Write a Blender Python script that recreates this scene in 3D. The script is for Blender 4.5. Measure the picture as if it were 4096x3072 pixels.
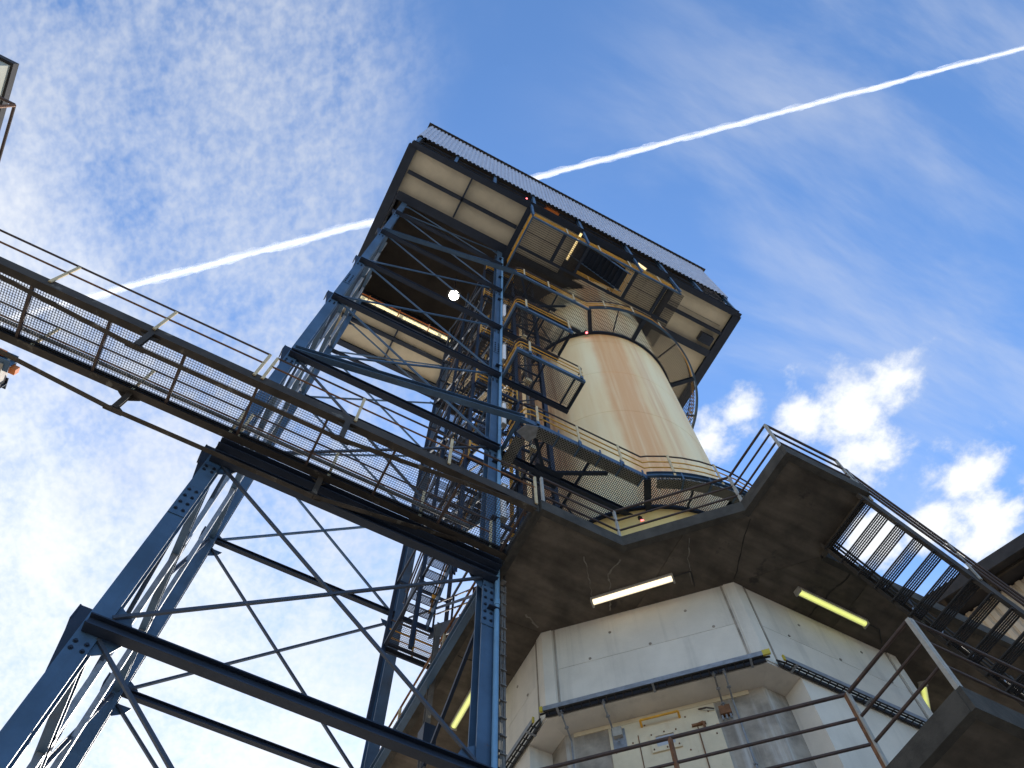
import bpy, math, random
from mathutils import Vector, Matrix
random.seed(7)
R=math.radians
for o in list(bpy.data.objects): bpy.data.objects.remove(o,do_unlink=True)
scene=bpy.context.scene
COL=scene.collection
ZO=1.6                     # camera height above the ground; heights below are metres above the lens

# ------------------------------------------------------------------ camera
cam=bpy.data.cameras.new('camera'); camo=bpy.data.objects.new('camera',cam); COL.objects.link(camo)
cam.sensor_width=36; cam.lens=3287.3/4096*36; cam.clip_start=.1; cam.clip_end=60000
rx=Vector((0.88753756,-0.46067517,-0.00744819)); dn=Vector((0.42731277,0.82909122,-0.36057113)); fw=Vector((0.1722814,0.31683771,0.93270198))
m=Matrix.Identity(4)
for i in range(3): m[i][0]=rx[i]; m[i][1]=-dn[i]; m[i][2]=-fw[i]
m[2][3]=ZO
camo.matrix_world=m; scene.camera=camo

# ------------------------------------------------------------------ sun, sky, exposure
SUN_AZ=R(62); SUN_EL=R(34)          # direction towards the sun: azimuth from +X, elevation
sd=Vector((math.cos(SUN_AZ)*math.cos(SUN_EL),math.sin(SUN_AZ)*math.cos(SUN_EL),math.sin(SUN_EL)))
sl=bpy.data.lights.new('sun','SUN'); sl.energy=5.0; sl.angle=R(.5); sl.color=(1,.95,.87)
so=bpy.data.objects.new('sun',sl); COL.objects.link(so); so.rotation_euler=sd.to_track_quat('Z','Y').to_euler(); so.location=(0,0,80)
scene.view_settings.view_transform='Standard'; scene.view_settings.look='None'; scene.view_settings.gamma=1
scene.view_settings.exposure=0.85; scene.view_settings.use_curve_mapping=False

def world():
    w=bpy.data.worlds.new('World'); scene.world=w; w.use_nodes=True
    nt=w.node_tree; N=nt.nodes; L=nt.links; N.clear()
    def n(t,**k):
        x=N.new(t)
        for a,b in k.items(): setattr(x,a,b)
        return x
    def mth(op,a,b=None,c=None,cl=False):
        x=n('ShaderNodeMath',operation=op); x.use_clamp=cl
        for i,v in enumerate((a,b,c)):
            if v is None: continue
            if isinstance(v,(int,float)): x.inputs[i].default_value=v
            else: L.new(v,x.inputs[i])
        return x.outputs[0]
    def ss(v,a,b,lo=0,hi=1):
        x=n('ShaderNodeMapRange',interpolation_type='SMOOTHSTEP')
        L.new(v,x.inputs[0])
        for i,q in enumerate((a,b,lo,hi)): x.inputs[i+1].default_value=q
        return x.outputs[0]
    sky=n('ShaderNodeTexSky',sky_type='NISHITA'); sky.sun_disc=False; sky.sun_elevation=SUN_EL; sky.sun_rotation=R(90)-SUN_AZ
    sky.altitude=100; sky.air_density=1.0; sky.dust_density=.35; sky.ozone_density=3.2
    tc=n('ShaderNodeTexCoord'); sp=n('ShaderNodeSeparateXYZ'); L.new(tc.outputs['Generated'],sp.inputs[0])
    zc=mth('MAXIMUM',sp.outputs[2],.06)
    u=mth('DIVIDE',sp.outputs[0],zc); v=mth('DIVIDE',sp.outputs[1],zc)
    cb=n('ShaderNodeCombineXYZ'); L.new(u,cb.inputs[0]); L.new(v,cb.inputs[1])
    def noise(scale,detail,rough,rot=0,st=(1,1),dist=0,off=0):
        mp=n('ShaderNodeMapping'); mp.inputs['Rotation'].default_value=(0,0,rot); mp.inputs['Scale'].default_value=(st[0],st[1],1); mp.inputs['Location'].default_value=(off,off*.7,0)
        L.new(cb.outputs[0],mp.inputs[0]); t=n('ShaderNodeTexNoise'); L.new(mp.outputs[0],t.inputs['Vector'])
        t.inputs['Scale'].default_value=scale; t.inputs['Detail'].default_value=detail; t.inputs['Roughness'].default_value=rough; t.inputs['Distortion'].default_value=dist
        return t.outputs[0]
    # mottled altocumulus bank on one side of the sky, thickening with distance
    bank=mth('ADD',mth('ADD',mth('MULTIPLY',u,-1.0),mth('MULTIPLY',v,.62)),mth('MULTIPLY',mth('SUBTRACT',noise(5,4,.55),.5),.35))
    mbank=ss(bank,.02,.30)
    mot=mth('ADD',mth('MULTIPLY',ss(noise(92,2.0,.55,.5,(1,.8),.1),.26,.76),.62),mth('MULTIPLY',ss(noise(38,3,.6,.9,(1,.7),.2,2),.3,.7),.38))
    big=ss(noise(7.5,5,.6,.2,(1,.7),.3,3),.28,.72)
    f1=mth('MULTIPLY',mbank,mth('ADD',mth('MULTIPLY',mot,.36),mth('MULTIPLY',big,.34)))
    far=ss(mth('ADD',v,mth('ADD',mth('MULTIPLY',u,-.55),mth('MULTIPLY',mth('SUBTRACT',noise(6,5,.6,0,(1,1),.4,9),.5),.75))),.30,1.15)
    f2=mth('MULTIPLY',far,mth('ADD',mth('MULTIPLY',big,.35),mth('ADD',.42,mth('MULTIPLY',mot,.22))))
    # thin streaked cirrus
    cir=mth('MULTIPLY',ss(noise(3.6,6,.60,R(38),(.5,1.7),.35,5),.36,.80),mth('MULTIPLY',ss(u,-.02,.34),.50))
    # cumulus low on the other side
    best=None
    for bu,bv,r in ((.600,.160,.072),(.552,.205,.045),(.660,.205,.058),(.63,.115,.05),(.80,.165,.065),(.87,.21,.08),(.80,.26,.055),(.475,.235,.035),(.455,.29,.04),(1.05,.30,.17),(1.25,.10,.14),(1.1,.62,.2),(.75,.32,.06)):
        d2=mth('SQRT',mth('ADD',mth('POWER',mth('SUBTRACT',u,bu),2),mth('POWER',mth('SUBTRACT',v,bv),2)))
        q=mth('SUBTRACT',1,mth('DIVIDE',d2,r)); best=q if best is None else mth('MAXIMUM',best,q)
    cum=ss(mth('ADD',mth('MAXIMUM',best,-1.2),mth('MULTIPLY',mth('SUBTRACT',noise(13,6,.62,.4,(1,1),.1,.33),.5),3.0)),-.12,.80)
    inv=lambda x: mth('SUBTRACT',1,x,cl=True)
    keep=mth('MULTIPLY',mth('MULTIPLY',inv(f1),inv(f2)),mth('MULTIPLY',inv(cir),inv(cum)))
    cover=inv(keep)
    bs=n('ShaderNodeBackground'); bs.inputs[1].default_value=.145
    tint=n('ShaderNodeMix',data_type='RGBA',blend_type='MULTIPLY'); tint.inputs[0].default_value=1; L.new(sky.outputs[0],tint.inputs[6]); tint.inputs[7].default_value=(.80,1.0,1.16,1)
    L.new(tint.outputs[2],bs.inputs[0])
    bc=n('ShaderNodeBackground'); bc.inputs[0].default_value=(.93,.96,1,1)
    L.new(mth('ADD',mth('ADD',.50,mth('MULTIPLY',cum,.12)),mth('MULTIPLY',far,.14)),bc.inputs[1])
    mx=n('ShaderNodeMixShader'); L.new(cover,mx.inputs[0]); L.new(bs.outputs[0],mx.inputs[1]); L.new(bc.outputs[0],mx.inputs[2])
    out=n('ShaderNodeOutputWorld'); L.new(mx.outputs[0],out.inputs[0])
world()

# ------------------------------------------------------------------ materials
def mat(name,base,rough=.6,metal=0.,dark=.35,dscale=3.,rust=0.,rcol=(.16,.06,.025),rscale=6.,streak=None,bump=.12,bscale=30.,spec=.35,grain=.1,alpha=None,trans=0.):
    """weathered surface: broad tone variation, fine grain, optional rust patches and vertical run-off streaks"""
    M=bpy.data.materials.new(name); M.use_nodes=True; nt=M.node_tree; N=nt.nodes; L=nt.links; b=N['Principled BSDF']
    b.inputs['Roughness'].default_value=rough; b.inputs['Metallic'].default_value=metal; b.inputs['Specular IOR Level'].default_value=spec
    tc=N.new('ShaderNodeTexCoord'); oi=N.new('ShaderNodeObjectInfo')
    ad=N.new('ShaderNodeVectorMath'); ad.operation='ADD'; L.new(tc.outputs['Object'],ad.inputs[0]); L.new(oi.outputs['Random'],ad.inputs[1])
    vec=ad.outputs[0]
    def noise(sc,det=4,ro=.6,st=(1,1,1)):
        mp=N.new('ShaderNodeMapping'); mp.inputs['Scale'].default_value=st; L.new(vec,mp.inputs[0])
        t=N.new('ShaderNodeTexNoise'); t.inputs['Scale'].default_value=sc; t.inputs['Detail'].default_value=det; t.inputs['Roughness'].default_value=ro; L.new(mp.outputs[0],t.inputs['Vector']); return t.outputs[0]
    def ramp(v,a,c,lo=0.,hi=1.):
        r=N.new('ShaderNodeMapRange'); r.interpolation_type='SMOOTHSTEP'; L.new(v,r.inputs[0]); r.inputs[1].default_value=a; r.inputs[2].default_value=c; r.inputs[3].default_value=lo; r.inputs[4].default_value=hi; return r.outputs[0]
    def mix(fac,a,c,mode='MIX'):
        x=N.new('ShaderNodeMix'); x.data_type='RGBA'; x.blend_type=mode
        if isinstance(fac,float): x.inputs[0].default_value=fac
        else: L.new(fac,x.inputs[0])
        for i,q in ((6,a),(7,c)):
            if isinstance(q,tuple): x.inputs[i].default_value=(*q,1)
            else: L.new(q,x.inputs[i])
        return x.outputs[2]
    dk=tuple(c*(1-dark) for c in base)
    col=mix(ramp(noise(dscale,5,.62),.3,.7),dk,base)
    col=mix(grain*1.0,col,mix(noise(60,3,.7),tuple(c*.4 for c in base),tuple(min(1,c*1.5) for c in base)))
    if streak:
        scol,amt=streak
        col=mix(ramp(noise(1.0,6,.62,(3.2,3.2,.16)),.5,.78,0,amt),col,scol)
    if rust>0:
        col=mix(ramp(noise(rscale,6,.68),.72-rust*.35,.78-rust*.28),col,rcol)
    L.new(col,b.inputs['Base Color'])
    if bump:
        bp=N.new('ShaderNodeBump'); bp.inputs['Strength'].default_value=bump; bp.inputs['Distance'].default_value=.02; L.new(noise(bscale,4,.65),bp.inputs['Height']); L.new(bp.outputs[0],b.inputs['Normal'])
    if trans: b.inputs['Transmission Weight'].default_value=trans
    return M
def emis(name,col,st):
    M=bpy.data.materials.new(name); M.use_nodes=True; b=M.node_tree.nodes['Principled BSDF']; b.inputs['Base Color'].default_value=(.8,.8,.75,1)
    b.inputs['Emission Color'].default_value=(*col,1); b.inputs['Emission Strength'].default_value=st
    if 'tube' in name:   # a tube behind a ribbed diffuser: bright core, dimmer flanks
        nt=M.node_tree; lw=nt.nodes.new('ShaderNodeLayerWeight'); lw.inputs[0].default_value=.5; mr=nt.nodes.new('ShaderNodeMapRange'); nt.links.new(lw.outputs['Facing'],mr.inputs[0])
        mr.inputs[1].default_value=.05; mr.inputs[2].default_value=.6; mr.inputs[3].default_value=st*1.25; mr.inputs[4].default_value=st*.3; nt.links.new(mr.outputs[0],b.inputs['Emission Strength'])
    return M
BLUE=mat('blue_paint',(.058,.112,.190),.5,0,.38,1.1,.17,(.085,.045,.03),4,streak=((.04,.045,.055),.55))
BRC=mat('shaded_brace_paint',(.050,.062,.088),.55,0,.3,2,.12,(.10,.06,.04),5)  # blue steel greyed and darkened: shade on the braces put into the colour
BLUED=mat('shaded_blue_paint',(.015,.024,.045),.55,0,.35,1.5,.14,(.09,.05,.03),5)  # same paint as BLUE, with the shade of beam undersides put into the colour
YEL=mat('yellow_paint',(.74,.36,.035),.5,0,.35,4,.18,(.20,.085,.03),9)
POST=mat('tan_paint',(.62,.47,.26),.55,0,.25,6,.15,(.25,.12,.05),14)
BRN=mat('brown_rail_paint',(.075,.048,.04),.6,0,.4,5,.25,(.16,.065,.03),9)
RUSTY=mat('rusty_steel',(.22,.10,.045),.75,.0,.5,6,.5,(.10,.04,.02),10)
GALV=mat('galvanised_steel',(.30,.31,.33),.5,.35,.35,8,.06)
GALVD=mat('dull_grating_steel',(.055,.051,.050),.65,.3,.35,4,.15,(.12,.06,.03),8)
BRG=mat('weathered_girder',(.058,.046,.036),.8,0,.5,2.2,.36,(.12,.105,.085),2.6)
MAST=mat('peeling_grey_paint',(.15,.13,.11),.8,0,.4,4,.35,(.34,.27,.18),6)
GREYP=mat('grey_post_paint',(.40,.37,.32),.6,0,.3,5,.2,(.22,.12,.06),9)
CREAM=mat('cream_soffit_panel',(.60,.53,.40),.7,0,.16,1.2,.16,(.42,.34,.22),3.2,bump=.05)
SHEET=mat('corrugated_sheet',(.50,.52,.60),.45,.1,.22,2.0,.04,(.25,.22,.20),4,bump=.04)
DARK=mat('dark_roof_lining',(.055,.045,.038),.85,0,.4,.8,bump=.1)
SLATE=mat('dark_roof_edge',(.035,.032,.033),.8,0,.4,2)
CONC=mat('pale_concrete',(.69,.625,.535),.85,0,.17,.9,.04,(.40,.33,.25),1.7,streak=((.36,.33,.29),.50),bump=.22,bscale=22)
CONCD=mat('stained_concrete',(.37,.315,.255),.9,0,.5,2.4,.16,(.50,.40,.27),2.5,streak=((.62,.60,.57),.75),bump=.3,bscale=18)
SLAB=mat('dark_concrete',(.105,.085,.064),.92,0,.42,1.1,.10,(.075,.062,.053),2.0,bump=.35,bscale=14)  # dark base tone with random patches
KERB=mat('mossy_concrete_edge',(.075,.067,.056),.95,0,.5,3,.25,(.06,.055,.05),6,bump=.4,bscale=24)
DOORM=mat('cream_door_paint',(.65,.54,.37),.6,0,.15,2.5,.17,(.36,.17,.08),7,streak=((.42,.24,.13),.4))
GLASS=mat('dirty_glass',(.42,.43,.47),.3,0,.2,6,bump=0)
PIPE=mat('light_blue_pipe_paint',(.16,.31,.47),.45,0,.2,2,.05,(.2,.12,.08),8)
RED=emis('red_signal',(1,.08,.10),2.5)
ORNG=mat('orange_paint',(.62,.17,.03),.5,0,.3,5)
TUBEW=emis('warm_tube_light',(1,.80,.50),.95)
TUBEY=emis('yellow_tube_light',(.80,.86,.13),.55)
TUBEO=mat('unlit_diffuser',(.80,.74,.70),.35,0,.15,9,bump=0)
FLOOD=emis('flood_lamp',(1,.97,.88),30)
AMBER=emis('amber_lamp',(1,.70,.25),.75)
CABLE=mat('grey_cable',(.20,.185,.17),.7,0,.4,10)
BLACK=mat('black_plastic',(.02,.02,.022),.6,0,.2,5)
GROUND=mat('pale_yard_concrete',(.43,.385,.32),.95,0,.35,.15,bump=.3)
WALLB=mat('beige_sheet_wall',(.46,.38,.29),.7,0,.2,.7,.05,(.20,.13,.09),2,streak=((.30,.22,.15),.4))
RENDERM=mat('grey_green_render',(.36,.35,.29),.85,0,.25,.8,.05)
YTIP=mat('yellow_end_cap',(.52,.40,.05),.5,0,.15,9,bump=0)

def glaz_mat():
    M=bpy.data.materials.new('translucent_sheet'); M.use_nodes=True; nt=M.node_tree; N=nt.nodes; L=nt.links; b=N['Principled BSDF']; t=N.new('ShaderNodeBsdfTranslucent'); t.inputs[0].default_value=(.95,.88,.68,1)
    no=N.new('ShaderNodeTexNoise'); no.inputs['Scale'].default_value=4; cr=N.new('ShaderNodeMapRange'); L.new(no.outputs[0],cr.inputs[0]); cr.inputs[3].default_value=.65; cr.inputs[4].default_value=.95
    m_=N.new('ShaderNodeMixShader'); L.new(cr.outputs[0],m_.inputs[0]); b.inputs['Base Color'].default_value=(.8,.75,.6,1); L.new(b.outputs[0],m_.inputs[1]); L.new(t.outputs[0],m_.inputs[2]); L.new(m_.outputs[0],N['Material Output'].inputs[0]); return M
GLAZ=glaz_mat()
def tray_mat():
    M=mat('perforated_tray',(.30,.29,.27),.6,.2,.3,3,.1); nt=M.node_tree; N=nt.nodes; L=nt.links; b=N['Principled BSDF']
    src=b.inputs['Base Color'].links[0].from_socket
    tc=N.new('ShaderNodeTexCoord'); mp=N.new('ShaderNodeMapping'); mp.inputs['Rotation'].default_value=(0,0,0); L.new(tc.outputs['Object'],mp.inputs[0])
    br=N.new('ShaderNodeTexBrick'); br.inputs['Scale'].default_value=10; br.inputs['Mortar Size'].default_value=.028; br.inputs['Brick Width'].default_value=.8; br.inputs['Row Height'].default_value=.42
    br.inputs['Color1'].default_value=(.06,.06,.06,1); br.inputs['Color2'].default_value=(.06,.06,.06,1); br.inputs['Mortar'].default_value=(1,1,1,1); br.inputs['Mortar Size'].default_value=.06
    L.new(mp.outputs[0],br.inputs[0]); x=N.new('ShaderNodeMix'); x.data_type='RGBA'; x.blend_type='MULTIPLY'; x.inputs[0].default_value=1; L.new(src,x.inputs[6]); L.new(br.outputs[0],x.inputs[7]); L.new(x.outputs[2],b.inputs['Base Color'])
    return M
TRAYM=tray_mat()

def shell_mat():
    """cream painted steel shell with long vertical rust runs (object space: x,y from the axis, z up)"""
    M=bpy.data.materials.new('rust_streaked_shell'); M.use_nodes=True; nt=M.node_tree; N=nt.nodes; L=nt.links; b=N['Principled BSDF']; b.inputs['Roughness'].default_value=.62
    b.inputs['Specular IOR Level'].default_value=.25
    tc=N.new('ShaderNodeTexCoord'); sp=N.new('ShaderNodeSeparateXYZ'); L.new(tc.outputs['Object'],sp.inputs[0])
    def mth(op,a,b_=None):
        x=N.new('ShaderNodeMath'); x.operation=op
        for i,q in enumerate((a,b_)):
            if q is None: continue
            if isinstance(q,(int,float)): x.inputs[i].default_value=q
            else: L.new(q,x.inputs[i])
        return x.outputs[0]
    th=mth('ARCTAN2',sp.outputs[1],sp.outputs[0])
    cb=N.new('ShaderNodeCombineXYZ'); L.new(mth('MULTIPLY',th,3.5),cb.inputs[0]); L.new(sp.outputs[2],cb.inputs[2])
    def noise(sc,st,det=6,ro=.6,off=0):
        mp=N.new('ShaderNodeMapping'); mp.inputs['Scale'].default_value=st; mp.inputs['Location'].default_value=(off,0,off); L.new(cb.outputs[0],mp.inputs[0])
        t=N.new('ShaderNodeTexNoise'); t.inputs['Scale'].default_value=sc; t.inputs['Detail'].default_value=det; t.inputs['Roughness'].default_value=ro; L.new(mp.outputs[0],t.inputs['Vector']); return t.outputs[0]
    def ramp(v,a,c,lo=0.,hi=1.):
        r=N.new('ShaderNodeMapRange'); r.interpolation_type='SMOOTHSTEP'; L.new(v,r.inputs[0]); r.inputs[1].default_value=a; r.inputs[2].default_value=c; r.inputs[3].default_value=lo; r.inputs[4].default_value=hi; return r.outputs[0]
    def mix(f,a,c):
        x=N.new('ShaderNodeMix'); x.data_type='RGBA'; L.new(f,x.inputs[0])
        for i,q in ((6,a),(7,c)):
            if isinstance(q,tuple): x.inputs[i].default_value=(*q,1)
            else: L.new(q,x.inputs[i])
        return x.outputs[2]
    col=mix(ramp(noise(1,(1.1,1,.10)),.32,.68),(.87,.62,.33),(.94,.76,.46))
    col=mix(ramp(noise(1,(3.4,1,.06),6,.6,4),.52,.88,0,.45),col,(.74,.48,.24))
    # one broad run and a narrow darker one beside it, following the height of the shell
    wob=mth('MULTIPLY',mth('SUBTRACT',noise(1,(.6,1,.25),4,.6,9),.5),.14)
    a1=mth('ADD',th,wob)
    def band(c,w,s): return ramp(mth('ABSOLUTE',mth('SUBTRACT',a1,c)),w,w+s,1,0)
    br=mth('MULTIPLY',band(-1.95,.13,.10),ramp(noise(1,(5,1,.12),5,.6,2),.25,.6,.45,1))
    col=mix(mth('MULTIPLY',br,.85),col,(.76,.38,.16))
    br2=mth('MULTIPLY',band(-1.62,.05,.08),ramp(noise(1,(6,1,.1),5,.6,6),.35,.65,.1,.9))
    col=mix(mth('MULTIPLY',br2,.5),col,(.70,.36,.18))
    col=mix(mth('MULTIPLY',band(-3.05,.34,.22),ramp(noise(1,(4,1,.2),6,.65,7),.3,.7,.5,1.)),col,(.36,.19,.095))
    col=mix(ramp(noise(2.2,(6,1,.08),6,.7,12),.66,.74,0,.8),col,(.42,.12,.07))
    L.new(col,b.inputs['Base Color'])
    bp=N.new('ShaderNodeBump'); bp.inputs['Strength'].default_value=.15; bp.inputs['Distance'].default_value=.02; L.new(noise(9,(1,1,1),4),bp.inputs['Height']); L.new(bp.outputs[0],b.inputs['Normal'])
    return M
SHELL=shell_mat()
SHELLY=mat('bounce_yellow_shell_paint',(.78,.58,.24),.6,0,.15,1.2,.08,(.5,.28,.1),3,streak=((.62,.36,.13),.6))  # yellow bounce glow under the ring platform put into the paint colour

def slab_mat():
    """board-marked dark soffit concrete with pale lime cracks"""
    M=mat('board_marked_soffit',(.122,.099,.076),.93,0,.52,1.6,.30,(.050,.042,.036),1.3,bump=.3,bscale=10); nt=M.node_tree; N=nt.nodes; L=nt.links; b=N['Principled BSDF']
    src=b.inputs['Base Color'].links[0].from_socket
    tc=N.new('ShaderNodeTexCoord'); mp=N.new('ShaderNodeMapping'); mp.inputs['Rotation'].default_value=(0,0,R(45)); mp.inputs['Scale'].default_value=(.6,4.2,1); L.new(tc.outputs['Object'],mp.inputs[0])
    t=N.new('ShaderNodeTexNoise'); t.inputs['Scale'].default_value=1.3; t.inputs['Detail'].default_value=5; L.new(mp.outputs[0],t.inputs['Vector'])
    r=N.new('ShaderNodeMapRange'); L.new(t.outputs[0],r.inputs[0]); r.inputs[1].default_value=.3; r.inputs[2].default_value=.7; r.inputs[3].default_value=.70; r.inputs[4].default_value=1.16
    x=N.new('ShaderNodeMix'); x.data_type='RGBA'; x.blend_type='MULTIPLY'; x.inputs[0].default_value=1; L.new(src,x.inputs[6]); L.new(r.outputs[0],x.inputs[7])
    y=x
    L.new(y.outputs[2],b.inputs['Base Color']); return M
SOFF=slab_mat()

# ------------------------------------------------------------------ mesh helpers
class MB:
    def __init__(s): s.v=[]; s.f=[]
    def add(s,vs,fs):
        k=len(s.v); s.v+= [tuple(q) for q in vs]; s.f+=[tuple(i+k for i in f) for f in fs]; return s
    def box(s,x0,y0,z0,x1,y1,z1):
        return s.add([(x0,y0,z0),(x1,y0,z0),(x1,y1,z0),(x0,y1,z0),(x0,y0,z1),(x1,y0,z1),(x1,y1,z1),(x0,y1,z1)],[(0,3,2,1),(4,5,6,7),(0,1,5,4),(1,2,6,5),(2,3,7,6),(3,0,4,7)])
    def ext(s,prof,a,b,up=(0,0,1),cap=True):
        a=Vector(a);b=Vector(b);d=(b-a).normalized();up=Vector(up)
        if abs(d.dot(up))>.98: up=Vector((0,1,0)) if abs(d.y)<.9 else Vector((1,0,0))
        sd_=d.cross(up).normalized();u=sd_.cross(d); n=len(prof)
        vs=[a+sd_*p+u*q for p,q in prof]+[b+sd_*p+u*q for p,q in prof]
        fs=[(i,(i+1)%n,n+(i+1)%n,n+i) for i in range(n)]
        if cap: fs+=[tuple(range(n-1,-1,-1)),tuple(range(n,2*n))]
        return s.add(vs,fs)
    def bar(s,a,b,w,h,up=(0,0,1),cap=True): return s.ext([(-w/2,-h/2),(w/2,-h/2),(w/2,h/2),(-w/2,h/2)],a,b,up,cap)
    def ibeam(s,a,b,W=.2,H=.3,tf=.022,tw=.016,up=(0,0,1)):
        w,h=W/2,H/2;t=tw/2
        return s.ext([(-w,-h),(w,-h),(w,-h+tf),(t,-h+tf),(t,h-tf),(w,h-tf),(w,h),(-w,h),(-w,h-tf),(-t,h-tf),(-t,-h+tf),(-w,-h+tf)],a,b,up)
    def chan(s,a,b,W=.08,H=.2,t=.012,side=1,up=(0,0,1)):
        w=W*side;h=H/2;tt=t*side
        return s.ext([(0,-h),(w,-h),(w,-h+t),(tt,-h+t),(tt,h-t),(w,h-t),(w,h),(0,h)],a,b,up)
    def angle(s,a,b,w=.1,t=.012,up=(0,0,1)): return s.ext([(-w/2,-w/2),(w/2,-w/2),(w/2,-w/2+t),(-w/2+t,-w/2+t),(-w/2+t,w/2),(-w/2,w/2)],a,b,up)
    def tube(s,a,b,r,n=8,cap=True): return s.ext([(r*math.cos(2*math.pi*i/n),r*math.sin(2*math.pi*i/n)) for i in range(n)],a,b,cap=cap)
    def path(s,pts,r,n=8):
        for a,b in zip(pts,pts[1:]): s.tube(a,b,r,n)
        return s
    def prism(s,poly,z0,z1):
        n=len(poly); return s.add([(x,y,z0) for x,y in poly]+[(x,y,z1) for x,y in poly],[(i,(i+1)%n,n+(i+1)%n,n+i) for i in range(n)]+[tuple(range(n-1,-1,-1)),tuple(range(n,2*n))])
    def plate(s,poly,th):   # poly: 3d points (planar), thickness along its normal
        p=[Vector(q) for q in poly]; nrm=(p[1]-p[0]).cross(p[2]-p[0]).normalized()*th/2; n=len(p)
        return s.add([q-nrm for q in p]+[q+nrm for q in p],[(i,(i+1)%n,n+(i+1)%n,n+i) for i in range(n)]+[tuple(range(n-1,-1,-1)),tuple(range(n,2*n))])
    def mesh(s,name,org=(0,0,0),smooth=False):
        me=bpy.data.meshes.new(name); ox,oy,oz=org
        me.from_pydata([(x-ox,y-oy,z-oz) for x,y,z in s.v],[],s.f); me.update()
        if smooth:
            me.polygons.foreach_set('use_smooth',[True]*len(me.polygons))
            try: me.set_sharp_from_angle(angle=R(40))
            except Exception: pass
        return me
ORG={}
def root(name,label,cat,loc,group=None):
    o=bpy.data.objects.new(name,None); o.empty_display_size=.2; COL.objects.link(o); o.location=(loc[0],loc[1],loc[2]+ZO); o['label']=label; o['category']=cat
    if group: o['group']=group
    ORG[o.name]=tuple(loc); return o
def part(par,name,mb,mt,smooth=False,kind=None,label=None):
    org=ORG[par.name]; o=bpy.data.objects.new(name,mb.mesh(name,org,smooth)); o.data.materials.append(mt); COL.objects.link(o); o.parent=par; ORG[o.name]=org
    if kind: o['kind']=kind
    if label: o['label']=label
    return o
def single(name,mb,mt,label,cat,loc,group=None,smooth=False,kind=None):
    o=bpy.data.objects.new(name,mb.mesh(name,loc,smooth)); o.data.materials.append(mt); COL.objects.link(o); o.location=(loc[0],loc[1],loc[2]+ZO); ORG[o.name]=tuple(loc)
    if label: o['label']=label; o['category']=cat
    if group: o['group']=group
    if kind: o['kind']=kind
    return o
def inst(par,name,me,loc,rot=None,scale=None):
    """a piece that shares mesh data; loc in scene coordinates"""
    o=bpy.data.objects.new(name,me); COL.objects.link(o); o.parent=par; g=ORG[par.name]
    M=Matrix.Translation(Vector(loc)-Vector(g))
    if rot is not None: M=M@rot
    if scale: M=M@Matrix.Diagonal((*scale,1))
    o.matrix_local=M; return o
def shared(name,mb,mt,smooth=False):
    me=mb.mesh(name,(0,0,0),smooth); me.materials.append(mt); return me
def grate(inside,x0,x1,y0,y1,px,py,h,dep=.03,w=.006,step=.03,cw=None):
    """open grating: bearing bars along y every px, cross bars along x every py, cut to a region"""
    mb=MB(); cw=cw or w
    def runs(n,lo,hi,fn):
        k=max(2,int((hi-lo)/step)); st=None; out=[]
        for i in range(k+1):
            t=lo+(hi-lo)*i/k
            if fn(t):
                if st is None: st=t
                en=t
            elif st is not None:
                if en>st: out.append((st,en))
                st=None
        if st is not None and en>st: out.append((st,en))
        return out
    for i in range(int((x1-x0)/px)+1):
        x=x0+i*px
        for a,b in runs(0,y0,y1,lambda t:inside(x,t)): mb.bar((x,a,h-dep/2),(x,b,h-dep/2),w,dep,cap=False)
    for i in range(int((y1-y0)/py)+1):
        y=y0+i*py
        for a,b in runs(0,x0,x1,lambda t:inside(t,y)): mb.bar((a,y,h-dep*.35),(b,y,h-dep*.35),cw,dep*.5,cap=False)
    return mb
BOLT=shared('bolt',MB().ext([(.022*math.cos(k*math.pi/3),.022*math.sin(k*math.pi/3)) for k in range(6)],(0,0,0),(0,-.028,0)).ext([(.034*math.cos(k*math.pi/4),.034*math.sin(k*math.pi/4)) for k in range(8)],(0,0,0),(0,-.006,0)),BLUED)
def corr(a,b,z0,z1,pitch,dep,nrm,th=.0):
    """trapezoid-corrugated vertical sheet from a to b (plan points) between two heights, ribs towards nrm"""
    mb=MB(); a=Vector((*a,0));b=Vector((*b,0));d=(b-a);Ln=d.length;d/=Ln;n=Vector((*nrm,0));pts=[];s=0
    while s<Ln-1e-6:
        for f,q in ((0,0),(.16,0),(.25,1),(.75,1),(.84,0)):
            t=s+f*pitch
            if t<=Ln: pts.append(a+d*t+n*(dep*q))
        s+=pitch
    pts.append(b.copy()); k=len(pts); t2=n*.004
    vs=[(p.x,p.y,z0) for p in pts]+[(p.x,p.y,z1) for p in pts]+[(p.x-t2.x,p.y-t2.y,z0) for p in pts]+[(p.x-t2.x,p.y-t2.y,z1) for p in pts]
    fs=[]
    for i in range(k-1): fs+=[(i,i+1,k+i+1,k+i),(2*k+i+1,2*k+i,3*k+i,3*k+i+1),(i+1,i,2*k+i,2*k+i+1),(k+i,k+i+1,3*k+i+1,3*k+i)]
    fs+=[(0,k,3*k,2*k),(k-1,3*k-1,4*k-1,2*k-1)]
    mb.add(vs,fs); return mb

# ================================================================== GROUND
single('ground',MB().box(-9000,-9000,-ZO-.5,9000,9000,-ZO),GROUND,None,None,(0,0,-ZO),kind='structure')

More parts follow.
